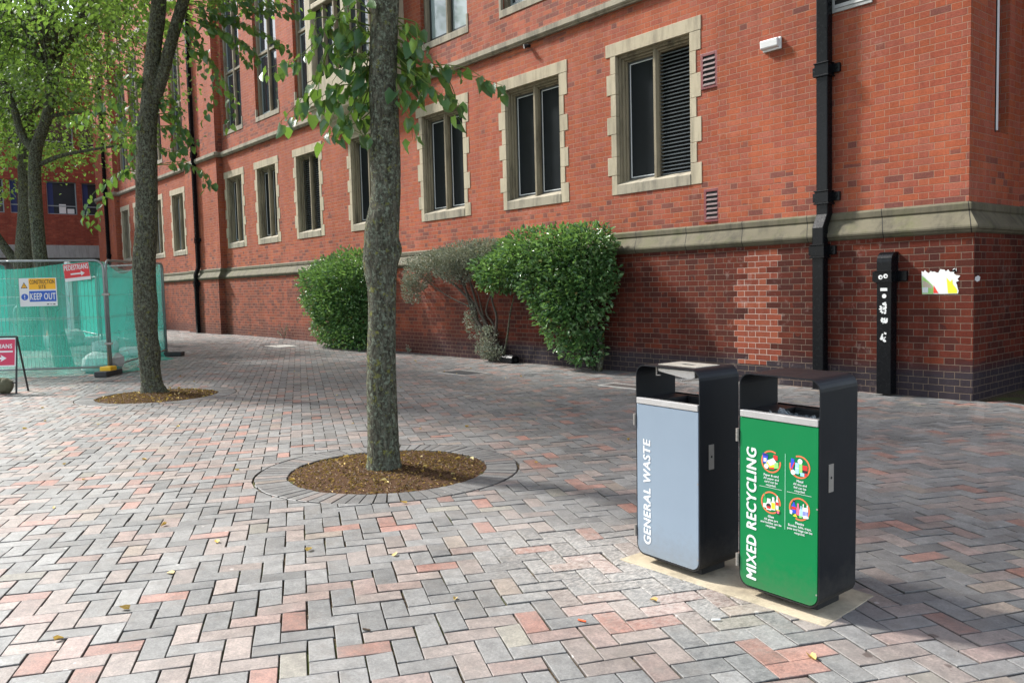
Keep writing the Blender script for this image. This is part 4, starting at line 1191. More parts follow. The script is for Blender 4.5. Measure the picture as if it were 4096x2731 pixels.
tr_ = MB(); tr_.tube([(.098, .045, .985), (.098, .045, .940)], .004, 8); tr_.tube([(.098, .045, .942), (.125, .045, .944)], .003, 8); tr_.tube([(.26, .045, .93), (.375, .07, .945)], .006, 8); tr_.build('tray_catch', M_STEELD, gb)
bagr = random.Random(8)
gb.location = (-2.7805, 3.0726, 0.006); gb.rotation_euler = (0.0, R(0.6), -0.0432)

# --- mixed recycling
rb, rdoor, ri_ = make_bin('litter bin with green door reading MIXED RECYCLING and four round picture icons', .393, M_GREEN)
fit_text('lettering', 'MIXED RECYCLING', M_INK, rdoor, (.091, -.0042, .078), EXZ, EYU, .592, .050, .034, .10)
M_CORAL = paint('coral_ring', (0.68, 0.15, 0.055), .4, var=.05)
def pal(name, c): return paint(name, c, .4, var=.05)
P_BLUE, P_DBLUE, P_PRED, P_LIME, P_PYEL, P_PINK, P_SKY, P_GRN, P_TAN = (pal('print_blue', (.02, .06, .55)), pal('print_navy', (.015, .02, .20)), pal('print_red', (.62, .02, .02)), pal('print_lime', (.25, .70, .16)), pal('print_yellow', (.75, .62, .02)), pal('print_pink', (.75, .12, .22)), pal('print_sky', (.32, .62, .80)), pal('print_deep_green', (.01, .32, .08)), pal('print_tan', (.45, .22, .08)))
YF = -.0038
def flat(name, pts, mat, parent, lay=0):
    q = MB(); y = YF-.0003*lay
    q.poly([(a, y, b) for a, b in pts]); return q.build(name, mat, parent)
def ring(parent, cx, cz, r, t, gap0, gap1):
    q = MB(); n = 48
    for k in range(n):
        a0, a1 = 2*math.pi*k/n, 2*math.pi*(k+1)/n
        m_ = math.degrees(a0) % 360
        if gap0 < m_ < gap1: continue
        q.quad((cx+(r-t)*math.cos(a0), YF, cz+(r-t)*math.sin(a0)), (cx+r*math.cos(a0), YF, cz+r*math.sin(a0)), (cx+r*math.cos(a1), YF, cz+r*math.sin(a1)), (cx+(r-t)*math.cos(a1), YF, cz+(r-t)*math.sin(a1)))
    return q.build('icon_ring', M_CORAL, parent)
def rect(a, b, c, d): return [(a, c), (b, c), (b, d), (a, d)]
def bottle(cx, z, w, h, neck=.35):
    return [(cx-w/2, z), (cx+w/2, z), (cx+w/2, z+h*.55), (cx+w*neck/2, z+h*.75), (cx+w*neck/2, z+h), (cx-w*neck/2, z+h), (cx-w*neck/2, z+h*.75), (cx-w/2, z+h*.55)]
def disc(cx, cz, r, n=14): return [(cx+r*math.cos(2*math.pi*k/n), cz+r*math.sin(2*math.pi*k/n)) for k in range(n)]
def icon(kind, cx, cz):
    g0 = {'paper': (5, 55), 'metal': (110, 165), 'glass': (315, 345), 'plastic': (190, 245)}[kind]
    rg = ring(rdoor, cx, cz, .0485, .0065, *g0)
    def f(nm, pts, m, lay): flat(nm, [(cx+a, cz+b) for a, b in pts], m, rg, lay)
    if kind == 'paper':
        f('print', rect(-.040, -.016, -.010, .024), P_BLUE, 1); f('print', [(-.044, .024), (-.012, .020), (-.014, .030), (-.040, .034)], P_DBLUE, 2); f('print', rect(-.036, -.022, -.004, .012), M_INK, 2)
        f('print', [(.012, .012), (.032, .010), (.032, .030), (.012, .032)], P_PRED, 1); f('print', [(-.024, -.006), (.014, .012), (.032, -.012), (-.004, -.030)], P_PYEL, 2); f('print', [(-.020, .002), (.012, .018), (.030, -.002), (-.004, -.018)], M_INK, 3)
        f('print', [(.016, -.026), (.038, -.022), (.036, .002), (.018, -.002)], P_LIME, 4); f('print', disc(-.022, -.022, .011), M_INK, 4); f('print', [(-.010, -.032), (.016, -.030), (.016, -.022), (-.008, -.026)], P_PRED, 3)
    if kind == 'metal':
        f('print', [(-.042, -.010), (-.030, -.014), (-.024, .030), (-.040, .032)], P_BLUE, 1); f('print', [(-.040, -.014), (-.036, -.016), (-.022, .012), (-.024, .020)], P_PRED, 2)
        f('print', rect(-.020, -.004, -.030, .016), P_SKY, 2); f('print', rect(-.020, -.004, -.008, -.004), M_INK, 3); f('print', rect(-.003, .012, -.026, .016), P_LIME, 1); f('print', disc(.002, .024, .011), M_INK, 2); f('print', rect(.014, .036, -.012, .010), P_PRED, 1); f('print', rect(.014, .036, -.024, -.010), M_SBLK, 2); f('print', rect(.004, .022, -.036, -.022), P_SKY, 3); f('print', disc(-.030, -.026, .011), M_INK, 3); f('print', rect(.024, .034, -.034, -.022), P_PRED, 3)
    if kind == 'glass':
        f('print', bottle(-.030, -.028, .016, .066), P_GRN, 1); f('print', rect(-.037, -.023, -.026, -.008), M_INK, 2); f('print', bottle(-.010, -.034, .024, .050, .7), M_INK, 1); f('print', disc(-.010, -.016, .0115), M_SBLK, 2); f('print', rect(-.019, -.001, -.028, -.018), P_PRED, 3); f('print', bottle(.012, -.030, .020, .056, .5), M_INK, 1); f('print', rect(.003, .021, -.026, .002), P_PYEL, 2); f('print', bottle(.031, -.024, .014, .060), M_INK, 1); f('print', rect(.0245, .0375, -.006, .008), P_PRED, 2); f('print', disc(.036, -.034, .0105), M_SBLK, 3); f('print', disc(.036, -.034, .0062), P_PINK, 4); f('print', rect(.027, .045, -.028, -.024), P_PYEL, 5)
    if kind == 'plastic':
        f('print', bottle(-.026, -.022, .020, .056), P_BLUE, 1); f('print', rect(-.031, -.021, .026, .034), M_SBLK, 2); f('print', rect(-.036, -.016, -.006, .006), P_PRED, 2); f('print', bottle(-.006, -.026, .015, .050, .5), P_PINK, 2); f('print', bottle(.008, -.026, .013, .042), P_SKY, 3); f('print', rect(.014, .040, -.028, .012), M_INK, 1)
        for k in range(4): f('print', rect(.017+.006*k, .0205+.006*k, -.022, -.004), P_BLUE, 2)
        f('print', [(.016, .012), (.020, .012), (.021, .028), (.016, .024)], M_INK, 2); f('print', [(.034, .012), (.038, .012), (.040, .026), (.034, .022)], M_INK, 2)
        f('print', [(-.044, -.026), (-.034, -.028), (-.032, -.012), (-.045, -.010)], M_INK, 2); f('print', [(-.030, -.034), (-.008, -.036), (-.018, -.022)], P_PYEL, 3); f('print', [(.018, -.034), (.042, -.032), (.044, -.024), (.016, -.026)], M_INK, 4); f('print', rect(.000, .012, -.034, -.026), P_LIME, 4)
for kd, cx, cz in (('paper', .165, .622), ('metal', .302, .622), ('glass', .165, .444), ('plastic', .302, .444)): icon(kd, cx, cz)
flat('rule', rect(.2335, .2350, .343, .668), M_SKYLINE if 'M_SKYLINE' in globals() else pal('print_mint', (.45, .78, .62)), rdoor, 1)
flat('rule', rect(.108, .218, .5075, .5088), M_INK, rdoor, 1); flat('rule', rect(.243, .357, .5075, .5088), M_INK, rdoor, 1)
def lines(cx, z, rows):
    for k, (s, bold) in enumerate(rows):
        size = .0140
        x0, x1, *_ = text_extent(s, size, (.020 if bold else .004)*size)
        text_mesh('small_print', s, size, M_INK, rdoor, frame4((cx-(x0+x1)/2, -.0042, z-.0142*k), (1, 0, 0), (0, 0, 1)), (.020 if bold else .004)*size, 0, 'LEFT', ext=.0003)
lines(.166, .5575, [('Paper & card', 1), ('All paper and', 0), ('card can be', 0), ('recycled.', 0)])
lines(.304, .5575, [('Metal', 1), ('All tins and', 0), ('foil can be', 0), ('recycled.', 0)])
lines(.166, .3780, [('Glass', 1), ('All glass jars', 0), ('and bottles can be', 0), ('recycled.', 0)])
lines(.304, .3780, [('Plastics', 1), ('Bottles, tubs, trays,', 0), ('pots and bags can be', 0), ('recycled.', 0)])
# crumpled clear bag in its mouth
n = NT('clear_bag_film')
gl = n.bsdf((0.75, 0.82, 0.85), .15, 0, .6); tp = n.node('ShaderNodeBsdfTransparent'); mx = n.node('ShaderNodeMixShader'); mx.inputs[0].default_value = .30
n.t.links.new(tp.outputs[0], mx.inputs[1]); n.t.links.new(gl, mx.inputs[2]); M_BAG = n.done(mx.outputs[0])
x0, x1, mx0, mx1, my0, my1, zt = ri_
bg_ = MB(); N = 14; rs = random.Random(4)
gridp = [[(mx0+(mx1-mx0)*i/N, my0+(my1-my0)*j/N, zt-.045+rs.uniform(-.022, .028)+.035*(1 if i in (0, N) or j in (0, N) else 0)) for j in range(N+1)] for i in range(N+1)]
for i in range(N):
    for j in range(N): bg_.quad(gridp[i][j], gridp[i+1][j], gridp[i+1][j+1], gridp[i][j+1])
bag = bg_.build('bin_bag', M_BAG)
bag.location = (-2.169, 3.0685, 0.006); bag.rotation_euler = (0.0, R(0.9), -0.0186)
tag(bag, 'crumpled clear plastic bag in the mouth of the green recycling bin', 'bin bag')
rb.location = (-2.169, 3.0685, 0.006); rb.rotation_euler = (R(0.5), R(0.9), -0.0186)

# ================================================================== BAIT BOX
def bait():
    t = empty('bait_box', (-11.66, 9.52, .03), 'small black rodent bait box on the paving at the foot of the wall', 'bait box')
    b = MB(); y0, y1 = 9.44, 9.62
    prof = [(y0, .012), (y1, .012), (y1, .10), (y1-.03, .135), (y0+.035, .135), (y0, .10)]
    b.prism(prof, 'x', -11.86, -11.50); b.build('body', M_BLACK, t, bevel=.012)
    e = MB(); e.tube([(-11.498, 9.53, .06), (-11.494, 9.53, .06)], .035, 14); e.build('entry_hole', M_HOLE, t)
    l = MB(); l.box(-11.76, -11.62, y0+.045, y1-.045, .1352, .1366); l.build('paper_label', M_SWHT, t)
bait()

# ================================================================== TREES
S1=[[(-5.54,3.26,3.38),(-5.71,3.06,3.45),(-5.86,2.87,3.20),(-6.04,2.65,3.08)],
[(-5.54,3.25,3.25),(-5.73,3.02,3.23),(-5.82,2.91,2.94),(-5.97,2.74,2.67)],
[(-5.55,3.25,3.09),(-5.66,3.11,2.84),(-5.76,2.99,2.51)],
[(-5.55,3.25,3.19),(-5.65,3.12,3.00),(-5.87,2.86,2.75)],
[(-5.54,3.26,3.47),(-5.66,3.11,3.51),(-5.73,3.03,3.40)],
[(-5.55,3.24,2.93),(-5.62,3.16,2.70),(-5.60,3.18,2.57)],
[(-5.54,3.25,3.31),(-5.61,3.17,3.38),(-5.69,3.07,3.19)],
[(-5.55,3.25,3.12),(-5.63,3.15,3.16),(-5.72,3.04,2.97)],
[(-5.42,3.41,3.37),(-5.34,3.51,3.24),(-5.27,3.59,3.08)],
[(-5.42,3.40,3.24),(-5.32,3.53,3.14),(-5.11,3.78,3.07),(-4.92,4.02,2.89)],
[(-5.42,3.40,3.15),(-5.30,3.55,2.98),(-5.14,3.75,2.69)],
[(-5.43,3.40,2.99),(-5.37,3.47,2.76),(-5.36,3.47,2.53)],
[(-5.43,3.40,3.44),(-5.31,3.53,3.37),(-5.28,3.57,3.22)],
[(-5.23,3.63,3.11),(-5.15,3.73,2.94),(-5.15,3.74,2.83)],
[(-5.43,3.39,3.08),(-5.35,3.49,3.02),(-5.32,3.52,2.87)],
[(-5.43,3.39,3.28),(-5.38,3.45,3.21),(-5.34,3.50,2.95)],
[(-5.53,3.27,3.02),(-5.65,3.13,3.25),(-5.67,3.10,3.38)],
[(-5.54,3.26,2.90),(-5.66,3.12,2.93),(-5.79,2.95,2.82)],
[(-5.53,3.27,2.83),(-5.63,3.15,2.74),(-5.75,3.00,2.61)]]
S2=[[(-12.40,3.55,3.97),(-12.57,3.34,4.10),(-12.77,3.10,3.98),(-12.92,2.92,3.75)],
[(-12.41,3.53,3.12),(-12.65,3.25,3.13),(-12.86,2.99,2.77),(-12.99,2.83,2.41)],
[(-12.30,3.67,4.08),(-12.14,3.86,4.14),(-12.03,4.00,3.95)],
[(-12.31,3.66,3.78),(-12.04,3.99,3.77),(-11.97,4.08,3.53)],
[(-12.34,3.62,3.54),(-12.13,3.88,3.47),(-12.04,3.99,3.65)],
[(-12.33,3.64,3.24),(-12.02,4.02,3.22),(-11.80,4.27,3.12),(-11.79,4.29,2.85)],
[(-12.08,3.94,4.92),(-11.81,4.27,4.79),(-11.63,4.48,4.30),(-11.68,4.43,3.82)],
[(-11.95,4.10,5.39),(-11.45,4.71,5.19),(-11.15,5.08,4.97)],
[(-12.31,3.66,4.33),(-12.48,3.45,4.45),(-12.65,3.25,4.16)],
[(-11.94,4.10,5.45),(-11.60,4.52,5.31),(-11.21,5.00,5.42)],
[(-12.03,4.00,5.15),(-11.84,4.23,5.03),(-11.82,4.26,4.49)],
[(-11.99,4.05,5.27),(-11.53,4.60,4.95),(-11.35,4.83,4.71)],
[(-12.39,3.56,3.73),(-12.51,3.42,3.79),(-12.67,3.22,3.55)],
[(-12.38,3.57,3.48),(-12.51,3.41,3.55),(-12.57,3.35,3.18)],
[(-12.29,3.69,3.96),(-12.11,3.90,3.90),(-12.09,3.93,3.35)],
[(-11.99,4.05,5.33),(-11.68,4.42,5.14),(-11.47,4.69,4.65)],
[(-11.90,4.15,5.48),(-11.29,4.90,5.36),(-10.94,5.32,5.23)]]

def trunk_mesh(mb, pts, rad, n=70, seg=18, noise=.05, seed=1, knots=()):
    """tapering trunk: pts control points, rad control radii, gentle lumps, knots = (t, angle, size)"""
    rng = np.random.default_rng(seed)
    P = spline(pts, n); r = spline([[x] for x in rad], n)[:, 0]
    ph = rng.uniform(0, 6.28, 6)
    n0 = len(mb.v)
    for i in range(n):
        t = i/(n-1)
        for k in range(seg):
            a = 2*math.pi*k/seg
            q = r[i]*(1+noise*(math.sin(3*a+ph[0]+t*5)*.5+math.sin(5*a+ph[1]-t*9)*.35+math.sin(t*31+2*a+ph[2])*.4)+rng.normal(0, noise*.22))
            for kt, ka, ks in knots:
                dt = (t-kt)/.022; da = (a-ka+math.pi) % (2*math.pi)-math.pi
                q += ks*math.exp(-dt*dt-(da/.55)**2)
            mb.v.append((P[i][0]+q*math.cos(a), P[i][1]+q*math.sin(a), P[i][2]))
    for i in range(n-1):
        for k in range(seg):
            k2 = (k+1) % seg
            mb.f.append((n0+i*seg+k, n0+i*seg+k2, n0+(i+1)*seg+k2, n0+(i+1)*seg+k)); mb.c.append(None)
    return P, r

def limb(mb, pts, r0, r1, n=14, seg=8, seed=0):
    rng = random.Random(seed)
    P = spline(pts, n)
    mb.tube([tuple(p) for p in P], [r0+(r1-r0)*i/(n-1) for i in range(n)], seg, True, .07, rng)
    return P

def crown(parent, cen, rad, zlo, fork, nclump, nleaf, seed, size=.085, bias=.55, branches=None, clear=None, shade_sprays=()):
    """open crown of leafy sprays on real branches; clear(p) -> True where no spray may hang"""
    rng = np.random.default_rng(seed); rs = random.Random(seed)
    br = MB()
    sprays = []
    tries = 0
    while len(sprays) < nclump and tries < nclump*40:
        tries += 1
        d = rand_dirs(rng, 1)[0]
        rr = rng.uniform(.05, 1)**(bias)
        p = np.array(cen)+d*np.array(rad)*rr
        if p[2] < zlo+rng.uniform(-.2, .5): continue
        if clear is not None and clear(p): continue
        sprays.append(p)
    sprays += [np.array(e) for e in shade_sprays]
    F0 = np.array(fork)
    # main limbs fan out from the fork; sprays hang off the nearest limb
    limbs = []
    nl = 9
    for k in range(nl):
        a = 2*math.pi*k/nl+rng.uniform(-.3, .3)
        e = np.array(cen)+np.array([math.cos(a)*rad[0]*.75, math.sin(a)*rad[1]*.75, rng.uniform(-.25, .6)*rad[2]])
        m = F0*.45+e*.55+np.array([0, 0, .5])
        P = limb(br, [F0+rng.normal(0, .05, 3), F0*.75+m*.25+np.array([0, 0, .3]), m, e], .075, .018, 18, 7, seed+k)
        limbs.append(P)
    lp = np.vstack(limbs)
    LV = []; LF = []; LT = []; nv = 0
    for p in sprays:
        q = lp[np.argmin(((lp-p)**2).sum(1))]
        if rs.random() < .8:
            br.tube([tuple(q), tuple((q+p)/2+np.array([0, 0, .15])), tuple(p)], [.016, .009, .004], 5, False)
        n = int(nleaf*rng.uniform(.6, 1.4))
        out = p-np.array(cen); out[2] = 0; out = out/(np.linalg.norm(out)+1e-6)
        ex = rng.uniform(.30, .55)
        off = rng.normal(size=(n, 3))*np.array([ex, ex, ex*.42])
        pos = p+off
        D = np.stack([out[0]*.6+rng.normal(0, .6, n), out[1]*.6+rng.normal(0, .6, n), -rng.uniform(.15, 1.1, n)], 1)
        Nn = np.stack([rng.normal(0, .45, n), rng.normal(0, .45, n), np.ones(n)], 1)
        S = rng.uniform(.65, 1.25, n)*size
        V, F = simple_leaf_arrays(pos, D, Nn, S, .85)
        LV.append(V); LF.append(F+nv); nv += len(V)
        base = rng.uniform(.05, .8)
        LT.append(np.repeat(np.clip(base+rng.normal(0, .18, n), 0, 1), 6))
    br.build('branches', M_BARK2, parent, smooth=True)
    np_mesh('crown', np.vstack(LV), np.vstack(LF), M_CROWN, parent, np.concatenate(LT))

def shoots(parent, paths, size, seed, spread=.25, per=9, dup=2, mat=None):
    """short leafy shoots that sprout from a trunk, leaves hanging in two ranks"""
    rng = np.random.default_rng(seed)
    tw = MB(); P = []; D = []; Nn = []; S = []
    fw = np.array([-.772, .635, 0.0])
    for path in paths:
        for d in range(dup):
            q = np.array(path, float)
            sh = fw*rng.normal(0, spread)
            jit = rng.normal(0, .05, q.shape)*(1 if d else .3); jit[0] = 0
            w = np.linspace(0, 1, len(q))[:, None]
            q = q+jit+sh[None]*w
            C = spline(q, 16)
            tw.tube([tuple(c) for c in C], [.0065-.0048*i/15 for i in range(16)], 5, False)
            L = np.linalg.norm(np.diff(C, axis=0), axis=1).sum()
            m = max(3, int(per*L/.5))
            for k in range(m):
                t = .18+.82*(k+rng.uniform(-.3, .3))/max(m-1, 1); t = min(max(t, .08), 1)
                i = min(int(t*15), 14); c = C[i]+(C[i+1]-C[i])*(t*15-i)
                tan = C[i+1]-C[i]; tan /= np.linalg.norm(tan)+1e-9
                sd = np.cross(tan, [0, 0, 1.0]); sd /= np.linalg.norm(sd)+1e-9
                sg = 1 if k % 2 else -1
                dd = sd*sg*rng.uniform(.3, .9)+tan*rng.uniform(.1, .7)+np.array([0, 0, -rng.uniform(.35, 1.25)])
                st = c+dd/np.linalg.norm(dd)*.03
                tw.tube([tuple(c), tuple(st)], [.0018, .0014], 4, False)
                P.append(st); D.append(dd); S.append(size*rng.uniform(.7, 1.25)*(1-.25*t))
                nn = np.array([rng.normal(0, .5), rng.normal(0, .5), .9])+np.array([-.5, -.25, 0])*rng.uniform(0, 1)
                Nn.append(nn)
    m = len(P)
    V, F = leaf_arrays(P, D, Nn, S, rng, rng.uniform(.04, .42, (m, 1)), rng.uniform(.62, .92, (m, 1)), rng.uniform(-.12, .55, (m, 1)))
    tw.build('shoot_twigs', M_STEM, parent, smooth=True)
    T = np.repeat(np.clip(rng.beta(2, 2.6, len(P)), 0, 1), 9)
    np_mesh('shoot_leaves', V, F, mat or M_LEAF, parent, T, smooth=True)

# --- the near tree
t1 = empty('lime_tree', (-5.54, 3.26, 0), 'nearest tree, single lichened trunk in a round mulched pit, big leaves sprouting off it', 'tree', 'lime trees in a row along the square')
mb = MB()
T1P = [(-5.555, 3.245, -.06), (-5.552, 3.247, .08), (-5.55, 3.25, .30), (-5.55, 3.255, .76), (-5.53, 3.27, 1.32), (-5.525, 3.275, 1.70), (-5.515, 3.285, 1.90), (-5.495, 3.315, 2.17), (-5.49, 3.32, 2.61), (-5.49, 3.32, 3.03), (-5.46, 3.35, 3.57), (-5.42, 3.42, 4.3), (-5.45, 3.50, 5.2)]
T1R = [.150, .132, .120, .112, .108, .128, .130, .110, .108, .108, .098, .09, .08]
trunk_mesh(mb, T1P, T1R, 110, 22, .045, 3, knots=((.415, 1.0, .032), (.375, 3.6, .026), (.52, 5.6, .02), (.40, 3.9, .016), (.62, 4.4, .016), (.30, 5.2, .012)))
mb.build('trunk', M_BARK, t1, smooth=True)
shoots(t1, S1, .126, 21, .18, 6.2, 2)
crown(t1, (-5.9, 3.55, 7.3), (3.8, 3.15, 2.7), 4.9, (-5.45, 3.5, 5.1), 220, 80, 31, .088,
      clear=lambda p: p[2] < 1.75+.350*(-.772*p[0]+.635*p[1]),
      shade_sprays=[(-10.2+.55*k+.2*math.sin(k*3.1), 1.55+.45*math.sin(k*2.3)**2, 6.0+.6*math.sin(k*1.7)) for k in range(11)]+[(-9.8+.7*k, 2.5+.4*math.sin(k*1.9), 6.5+.5*math.sin(k*2.7)) for k in range(8)])  # sprays added above the view to throw shade on the bins

# --- the forked tree by the fence
t2 = empty('lime_tree', (-12.44, 3.52, 0), 'forked tree in front of the green fence, its bark coloured darker for backlight, in a leaf-strewn round pit', 'tree', 'lime trees in a row along the square')
mb = MB()
T2P = [(-12.43, 3.52, -.06), (-12.435, 3.515, .06), (-12.45, 3.50, .2), (-12.47, 3.48, .66), (-12.47, 3.48, 1.27), (-12.46, 3.49, 1.89), (-12.42, 3.54, 2.4), (-12.39, 3.57, 3.11), (-12.37, 3.60, 3.73), (-12.33, 3.65, 4.13), (-12.30, 3.68, 4.53), (-12.26, 3.73, 4.93), (-12.20, 3.80, 5.52), (-12.15, 3.85, 6.6)]
T2R = [.20, .17, .145, .138, .152, .158, .148, .146, .132, .118, .108, .102, .100, .08]
trunk_mesh(mb, T2P, T2R, 110, 20, .05, 5, knots=((.03, .9, .10), (.045, .3, .05), (.30, 3.6, .05), (.31, .6, .03), (.22, 1.2, .03)))
limb(mb, [(-12.35, 3.63, 3.95), (-12.27, 3.73, 4.25), (-12.20, 3.81, 4.52), (-12.11, 3.91, 4.92), (-11.98, 4.07, 5.51), (-11.8, 4.3, 6.3)], .095, .07, 20, 12, 4)
mb.build('trunk', M_BARK2, t2, smooth=True)
shoots(t2, S2, .125, 22, .30, 6.5, 2)
crown(t2, (-12.6, 3.8, 7.9), (3.9, 3.1, 3.0), 5.0, (-12.2, 3.85, 6.2), 230, 80, 32, .088,
      clear=lambda p: p[2] < 1.45+.347*(-.772*p[0]+.635*p[1])-(0.55 if p[0] < -12.0 else -.1))

# --- leaning tree and thick tree inside the fenced site
t3 = empty('lime_tree', (-18.3, 3.52, .06), 'slender leaning tree inside the site, directly behind the keep out sign', 'tree', 'lime trees in a row along the square')
mb = MB()
T3P = [(-18.10, 3.50, .0), (-18.15, 3.46, .2), (-18.35, 3.35, 1.2), (-18.47, 3.25, 2.0), (-18.50, 3.22, 2.9), (-18.50, 3.22, 3.5), (-18.46, 3.28, 4.3), (-18.30, 3.50, 5.0), (-18.2, 3.62, 6.0), (-18.15, 3.7, 7.3)]
trunk_mesh(mb, T3P, [.20, .17, .145, .13, .125, .12, .115, .105, .09, .06], 80, 14, .05, 8)
limb(mb, [(-18.46, 3.28, 4.25), (-18.75, 3.1, 4.6), (-19.0, 3.0, 5.3), (-19.3, 2.7, 6.2)], .09, .05, 12, 8, 5)
limb(mb, [(-18.50, 3.22, 3.95), (-18.2, 3.6, 4.15), (-17.9, 4.0, 4.25), (-17.4, 4.6, 4.35)], .05, .02, 12, 7, 6)
limb(mb, [(-18.35, 3.4, 4.9), (-18.0, 3.9, 5.0), (-17.6, 4.4, 4.95)], .045, .018, 10, 7, 7)
mb.build('trunk', M_BARK2, t3, smooth=True)
crown(t3, (-18.4, 3.3, 7.0), (4.0, 2.9, 3.2), 4.1, (-18.25, 3.6, 5.6), 205, 95, 33, .082)
t4 = empty('lime_tree', (-23.8, 3.85, .1), 'thick trunked tree deepest in the site, left of the leaning tree', 'tree', 'lime trees in a row along the square')
mb = MB()
T4P = [(-23.8, 3.85, .02), (-23.8, 3.85, .3), (-23.8, 3.84, 1.2), (-23.8, 3.84, 2.35), (-23.70, 3.95, 3.75), (-23.68, 3.97, 5.15), (-23.6, 4.1, 7.0)]
trunk_mesh(mb, T4P, [.34, .28, .25, .25, .21, .18, .12], 70, 14, .05, 9)
limb(mb, [(-23.8, 3.84, 1.9), (-24.05, 3.5, 2.6), (-24.3, 3.1, 3.4), (-24.5, 2.8, 4.2), (-24.8, 2.3, 5.4)], .13, .05, 14, 9, 8)
mb.build('trunk', M_BARK2, t4, smooth=True)
crown(t4, (-24.2, 3.2, 7.4), (4.6, 3.4, 3.6), 4.0, (-23.65, 4.0, 5.4), 200, 90, 34, .090)
t5 = empty('lime_tree', (-30.5, 2.2, .1), 'pale leafed tree farthest back, before the office block', 'tree', 'lime trees in a row along the square')
mb = MB(); trunk_mesh(mb, [(-30.5, 2.2, 0), (-30.5, 2.2, .4), (-30.4, 2.25, 2.5), (-30.4, 2.3, 5), (-30.3, 2.3, 7.5)], [.3, .24, .2, .16, .1], 40, 12, .05, 10); mb.build('trunk', M_BARK2, t5, smooth=True)
crown(t5, (-30.6, 2.4, 8.2), (3.6, 3.2, 3.2), 5.0, (-30.4, 2.3, 5.4), 120, 85, 35, .10)

# ================================================================== SHRUBS AGAINST THE WALL
def shrub(name, label, vols, n, size, mat, seed, stems, wid=.6, thin=.5, group=None, smooth_mat=None, dirz=.35, cut=None):
    """leaves through the union of ellipsoids vols=((c),(r)); denser toward the skin"""
    rng = np.random.default_rng(seed)
    bx = np.mean([v[0][0] for v in vols])
    t = empty(name, (bx, 9.45, .02), label, 'shrub')
    vol = np.array([v[1][0]*v[1][1]*v[1][2] for v in vols]); pr = vol**.8/np.sum(vol**.8)
    P = []; D = []
    def inside(p, k=1.0):
        return any((((p-np.array(c))/np.array(r))**2).sum() < k for c, r in vols)
    while len(P) < n:
        k = rng.choice(len(vols), p=pr); c, r = vols[k]
        d = rand_dirs(rng, 1)[0]
        rad = 1-abs(rng.normal(0, .16)) if rng.random() < thin else rng.random()**.5
        lump = 1+.10*math.sin(5*d[0]+k)+.08*math.sin(7*d[2]+2*k)+.045*rng.normal()+.05*math.sin(13*d[0]+9*d[2]+k)
        p = np.array(c)+d*np.array(r)*rad*lump
        if p[1] > 9.66 or p[2] < .03: continue
        if cut is not None and cut(p): continue
        # skip leaves deep inside another lump
        if rad < .9 and rng.random() < .35: continue
        P.append(p); D.append(d)
    P = np.array(P); D = np.array(D)
    DD = D*np.array([1, 1, .6])+rng.normal(0, .5, P.shape)+np.array([0, -.25, dirz-.1])
    Nn = rng.normal(0, .5, P.shape)+np.array([0, -.35, .8])
    V, F = simple_leaf_arrays(P, DD, Nn, rng.uniform(.7, 1.3, n)*size, wid, .22)
    clump = np.sin(P[:, 0]*9)*np.sin(P[:, 2]*8+P[:, 0]*3)*.18
    T = np.clip(.40+clump+rng.normal(0, .24, n), 0, .985); T[rng.random(n) < .006] = 1.0
    np_mesh('foliage', V, F, mat, t, np.repeat(T, 6))
    for q, (pts, r0, r1) in enumerate(stems):
        s = MB(); limb(s, pts, r0, r1, 16, 7, seed+q)
        s.build('stem', M_BARK if smooth_mat is None else smooth_mat, t, smooth=True)
    return t
M_DSTEM = paint('bare_grey_stem', (0.085, 0.070, 0.055), .85, var=.4, scale=25, spec=.2)
shrub('clipped_shrub', 'dense clipped green hedge shrub against the wall, left of the nearest trunk',
      [((-17.55, 9.34, 1.68), (1.75, .58, .58)), ((-17.7, 9.34, 1.2), (1.70, .58, .70)), ((-17.7, 9.36, .65), (1.40, .54, .60)), ((-18.1, 9.32, 1.42), (1.22, .58, .74)), ((-16.8, 9.32, 1.82), (1.0, .56, .50)), ((-17.3, 9.32, .30), (1.2, .45, .34))],
      13000, .078, M_BUSH, 51, [([(-18.2, 9.5, 0), (-18.3, 9.5, .8), (-18.7, 9.4, 1.6)], .03, .01), ([(-17.2, 9.5, 0), (-17.1, 9.5, .9), (-16.8, 9.4, 1.7)], .03, .01)])
shrub('glossy_shrub', 'big glossy green shrub over the wall plinth, wide above and narrow at its foot',
      [((-11.25, 9.32, 1.74), (.98, .48, .34)), ((-10.55, 9.26, 1.92), (1.05, .52, .42)), ((-9.75, 9.28, 1.86), (.85, .50, .50)), ((-9.70, 9.30, 1.30), (.72, .46, .55)), ((-9.85, 9.34, .78), (.60, .38, .42)), ((-9.62, 9.38, .38), (.42, .30, .30)), ((-11.6, 9.34, 1.52), (.55, .36, .26)), ((-9.30, 9.28, 2.04), (.48, .42, .30)), ((-10.35, 9.28, 1.42), (.6, .42, .48)), ((-10.25, 9.30, .98), (.35, .32, .30)), ((-9.15, 9.32, 1.55), (.32, .34, .34))],
      13500, .076, M_BUSH, 52, [([(-9.35, 9.5, 0), (-9.3, 9.5, .4), (-9.6, 9.45, 1.0), (-9.5, 9.4, 1.9)], .05, .015), ([(-9.45, 9.5, 0), (-9.7, 9.5, .5), (-10.3, 9.5, 1.2), (-10.9, 9.4, 1.8)], .035, .012), ([(-11.9, 9.55, 0.02), (-11.75, 9.55, .45), (-11.55, 9.5, 1.0), (-11.3, 9.5, 1.5)], .022, .010)])
stem = []
rs = random.Random(12)
